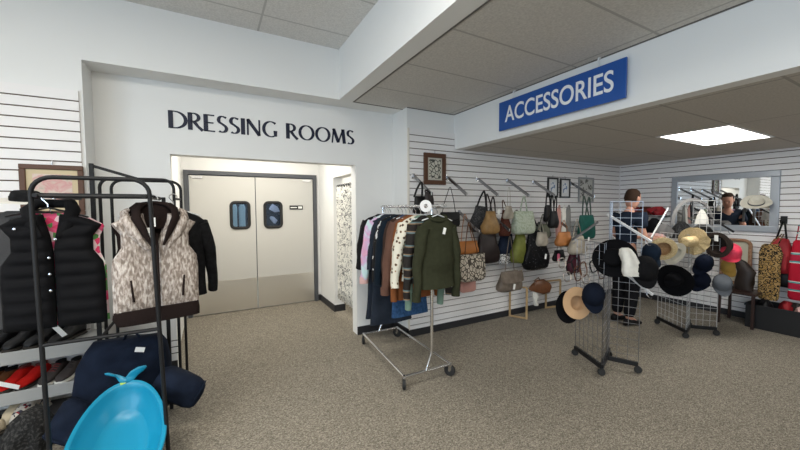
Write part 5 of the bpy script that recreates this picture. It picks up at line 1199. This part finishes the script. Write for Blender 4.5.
tag(g.build('purse', pinkw, smooth=60), 'pale pink purse held in the hands of the man', 'purse')
LAMP, LOWLAMP, ALC, LOB, BOO, WIN, EXPO = 48, 9, 15, 46, 30, 105, -0.6
# ------------------------------------------------------------------ camera
cam = bpy.data.cameras.new('camera'); co = bpy.data.objects.new('camera', cam); COL.objects.link(co)
cam.sensor_fit = 'HORIZONTAL'; cam.sensor_width = 36; cam.lens = FPX / 800 * 36; cam.clip_start = .05; cam.clip_end = 60
co.matrix_world = Matrix(((RT.x, UP.x, -FW.x, CAMP.x), (RT.y, UP.y, -FW.y, CAMP.y), (RT.z, UP.z, -FW.z, CAMP.z), (0, 0, 0, 1)))
SC.camera = co
# ------------------------------------------------------------------ light
w = bpy.data.worlds.new('sky'); w.use_nodes = True; SC.world = w
w.node_tree.nodes['Background'].inputs[0].default_value = (.55, .75, 1, 1); w.node_tree.nodes['Background'].inputs[1].default_value = 1.2
def area(name, loc, rot, sx, sy, power, col):
    l = bpy.data.lights.new(name, 'AREA'); l.shape = 'RECTANGLE'; l.size = sx; l.size_y = sy; l.energy = power; l.color = col
    o = bpy.data.objects.new(name, l); COL.objects.link(o); o.location = loc; o.rotation_euler = rot
    return o
WARM = (1, .95, .85)
# ceiling troffers of the main sales floor (real housings with a lamp below each)
tr = thing('ceiling_light', (-1.3, 1.2, ZT), 'flat panel light in the high ceiling over the garment racks', 'light', 'panel lights in the high ceiling')
MB().box(-1.9, -.7, .9, 1.5, ZT - .012, ZT).build('frame', plastic_white, tr, 0)
MB().box(-1.87, -.73, .93, 1.47, ZT - .016, ZT - .011).build('diffuser', mat('lit_diffuser_hall', (1, 1, 1), .5, emit=(1, .97, .9), es=3), tr, 0)
for i, (x, y) in enumerate(((-1.3, 1.2), (-1.3, -1.2), (-1.3, -3.6), (.35, -1.2), (.35, -3.6), (-3.2, 1.2), (-3.2, -2.4), (.35, .75))):
    if i: copy_tree(tr, (x + 1.3, y - 1.2, 0), 'flat panel light in the high ceiling of the sales floor')
    area('ceiling_lamp', (x, y, ZT - .03), (0, 0, 0), 1.14, .54, LAMP, WARM)
for i, y in enumerate((-.6, -3.2)):
    copy_tree(tr, (2.07 + 1.3, y - 1.2, ZS - ZT), 'flat panel light in the lower ceiling strip between the beams')
    area('ceiling_lamp', (2.07, y, ZS - .03), (0, 0, 0), 1.0, .54, LOWLAMP, WARM)
area('alcove_lamp', (4.73, 1.585, ZB - .02), (0, 0, 0), 1.1, .5, ALC, (1, .98, .93))
area('alcove_lamp', (4.73, -1.6, ZB - .02), (0, 0, 0), 1.1, .5, ALC, (1, .98, .93))
area('lobby_lamp', (.62, 4.75, 2.58), (0, 0, 0), 1.1, .5, LOB, (1, .95, .85))
area('booth_lamp', (2.5, 4.8, 2.58), (0, 0, 0), .9, .5, BOO, (1, .95, .85))
area('stockroom_fill', (.65, 6.6, 2.45), (0, 0, 0), .9, .5, 90, (.8, .9, 1))  # added fill light without a fixture, brightens the cloths behind the door windows
# daylight through the shop windows
for a, b in ((-5.54, -3.61), (-3.39, -1.51), (-1.29, .54)):
    area('window_daylight', (XL - .22, (a + b) / 2, 1.73), (0, -PI / 2, 0), 1.83, b - a, WIN, (.62, .80, 1))
vs = SC.view_settings; vs.view_transform = 'Standard'; vs.look = 'None'; vs.gamma = 1; vs.use_curve_mapping = False; vs.exposure = EXPO
SC.cycles.max_bounces = 8; SC.cycles.diffuse_bounces = 5; SC.cycles.glossy_bounces = 4; SC.cycles.transmission_bounces = 4
SC.cycles.sample_clamp_indirect = 6
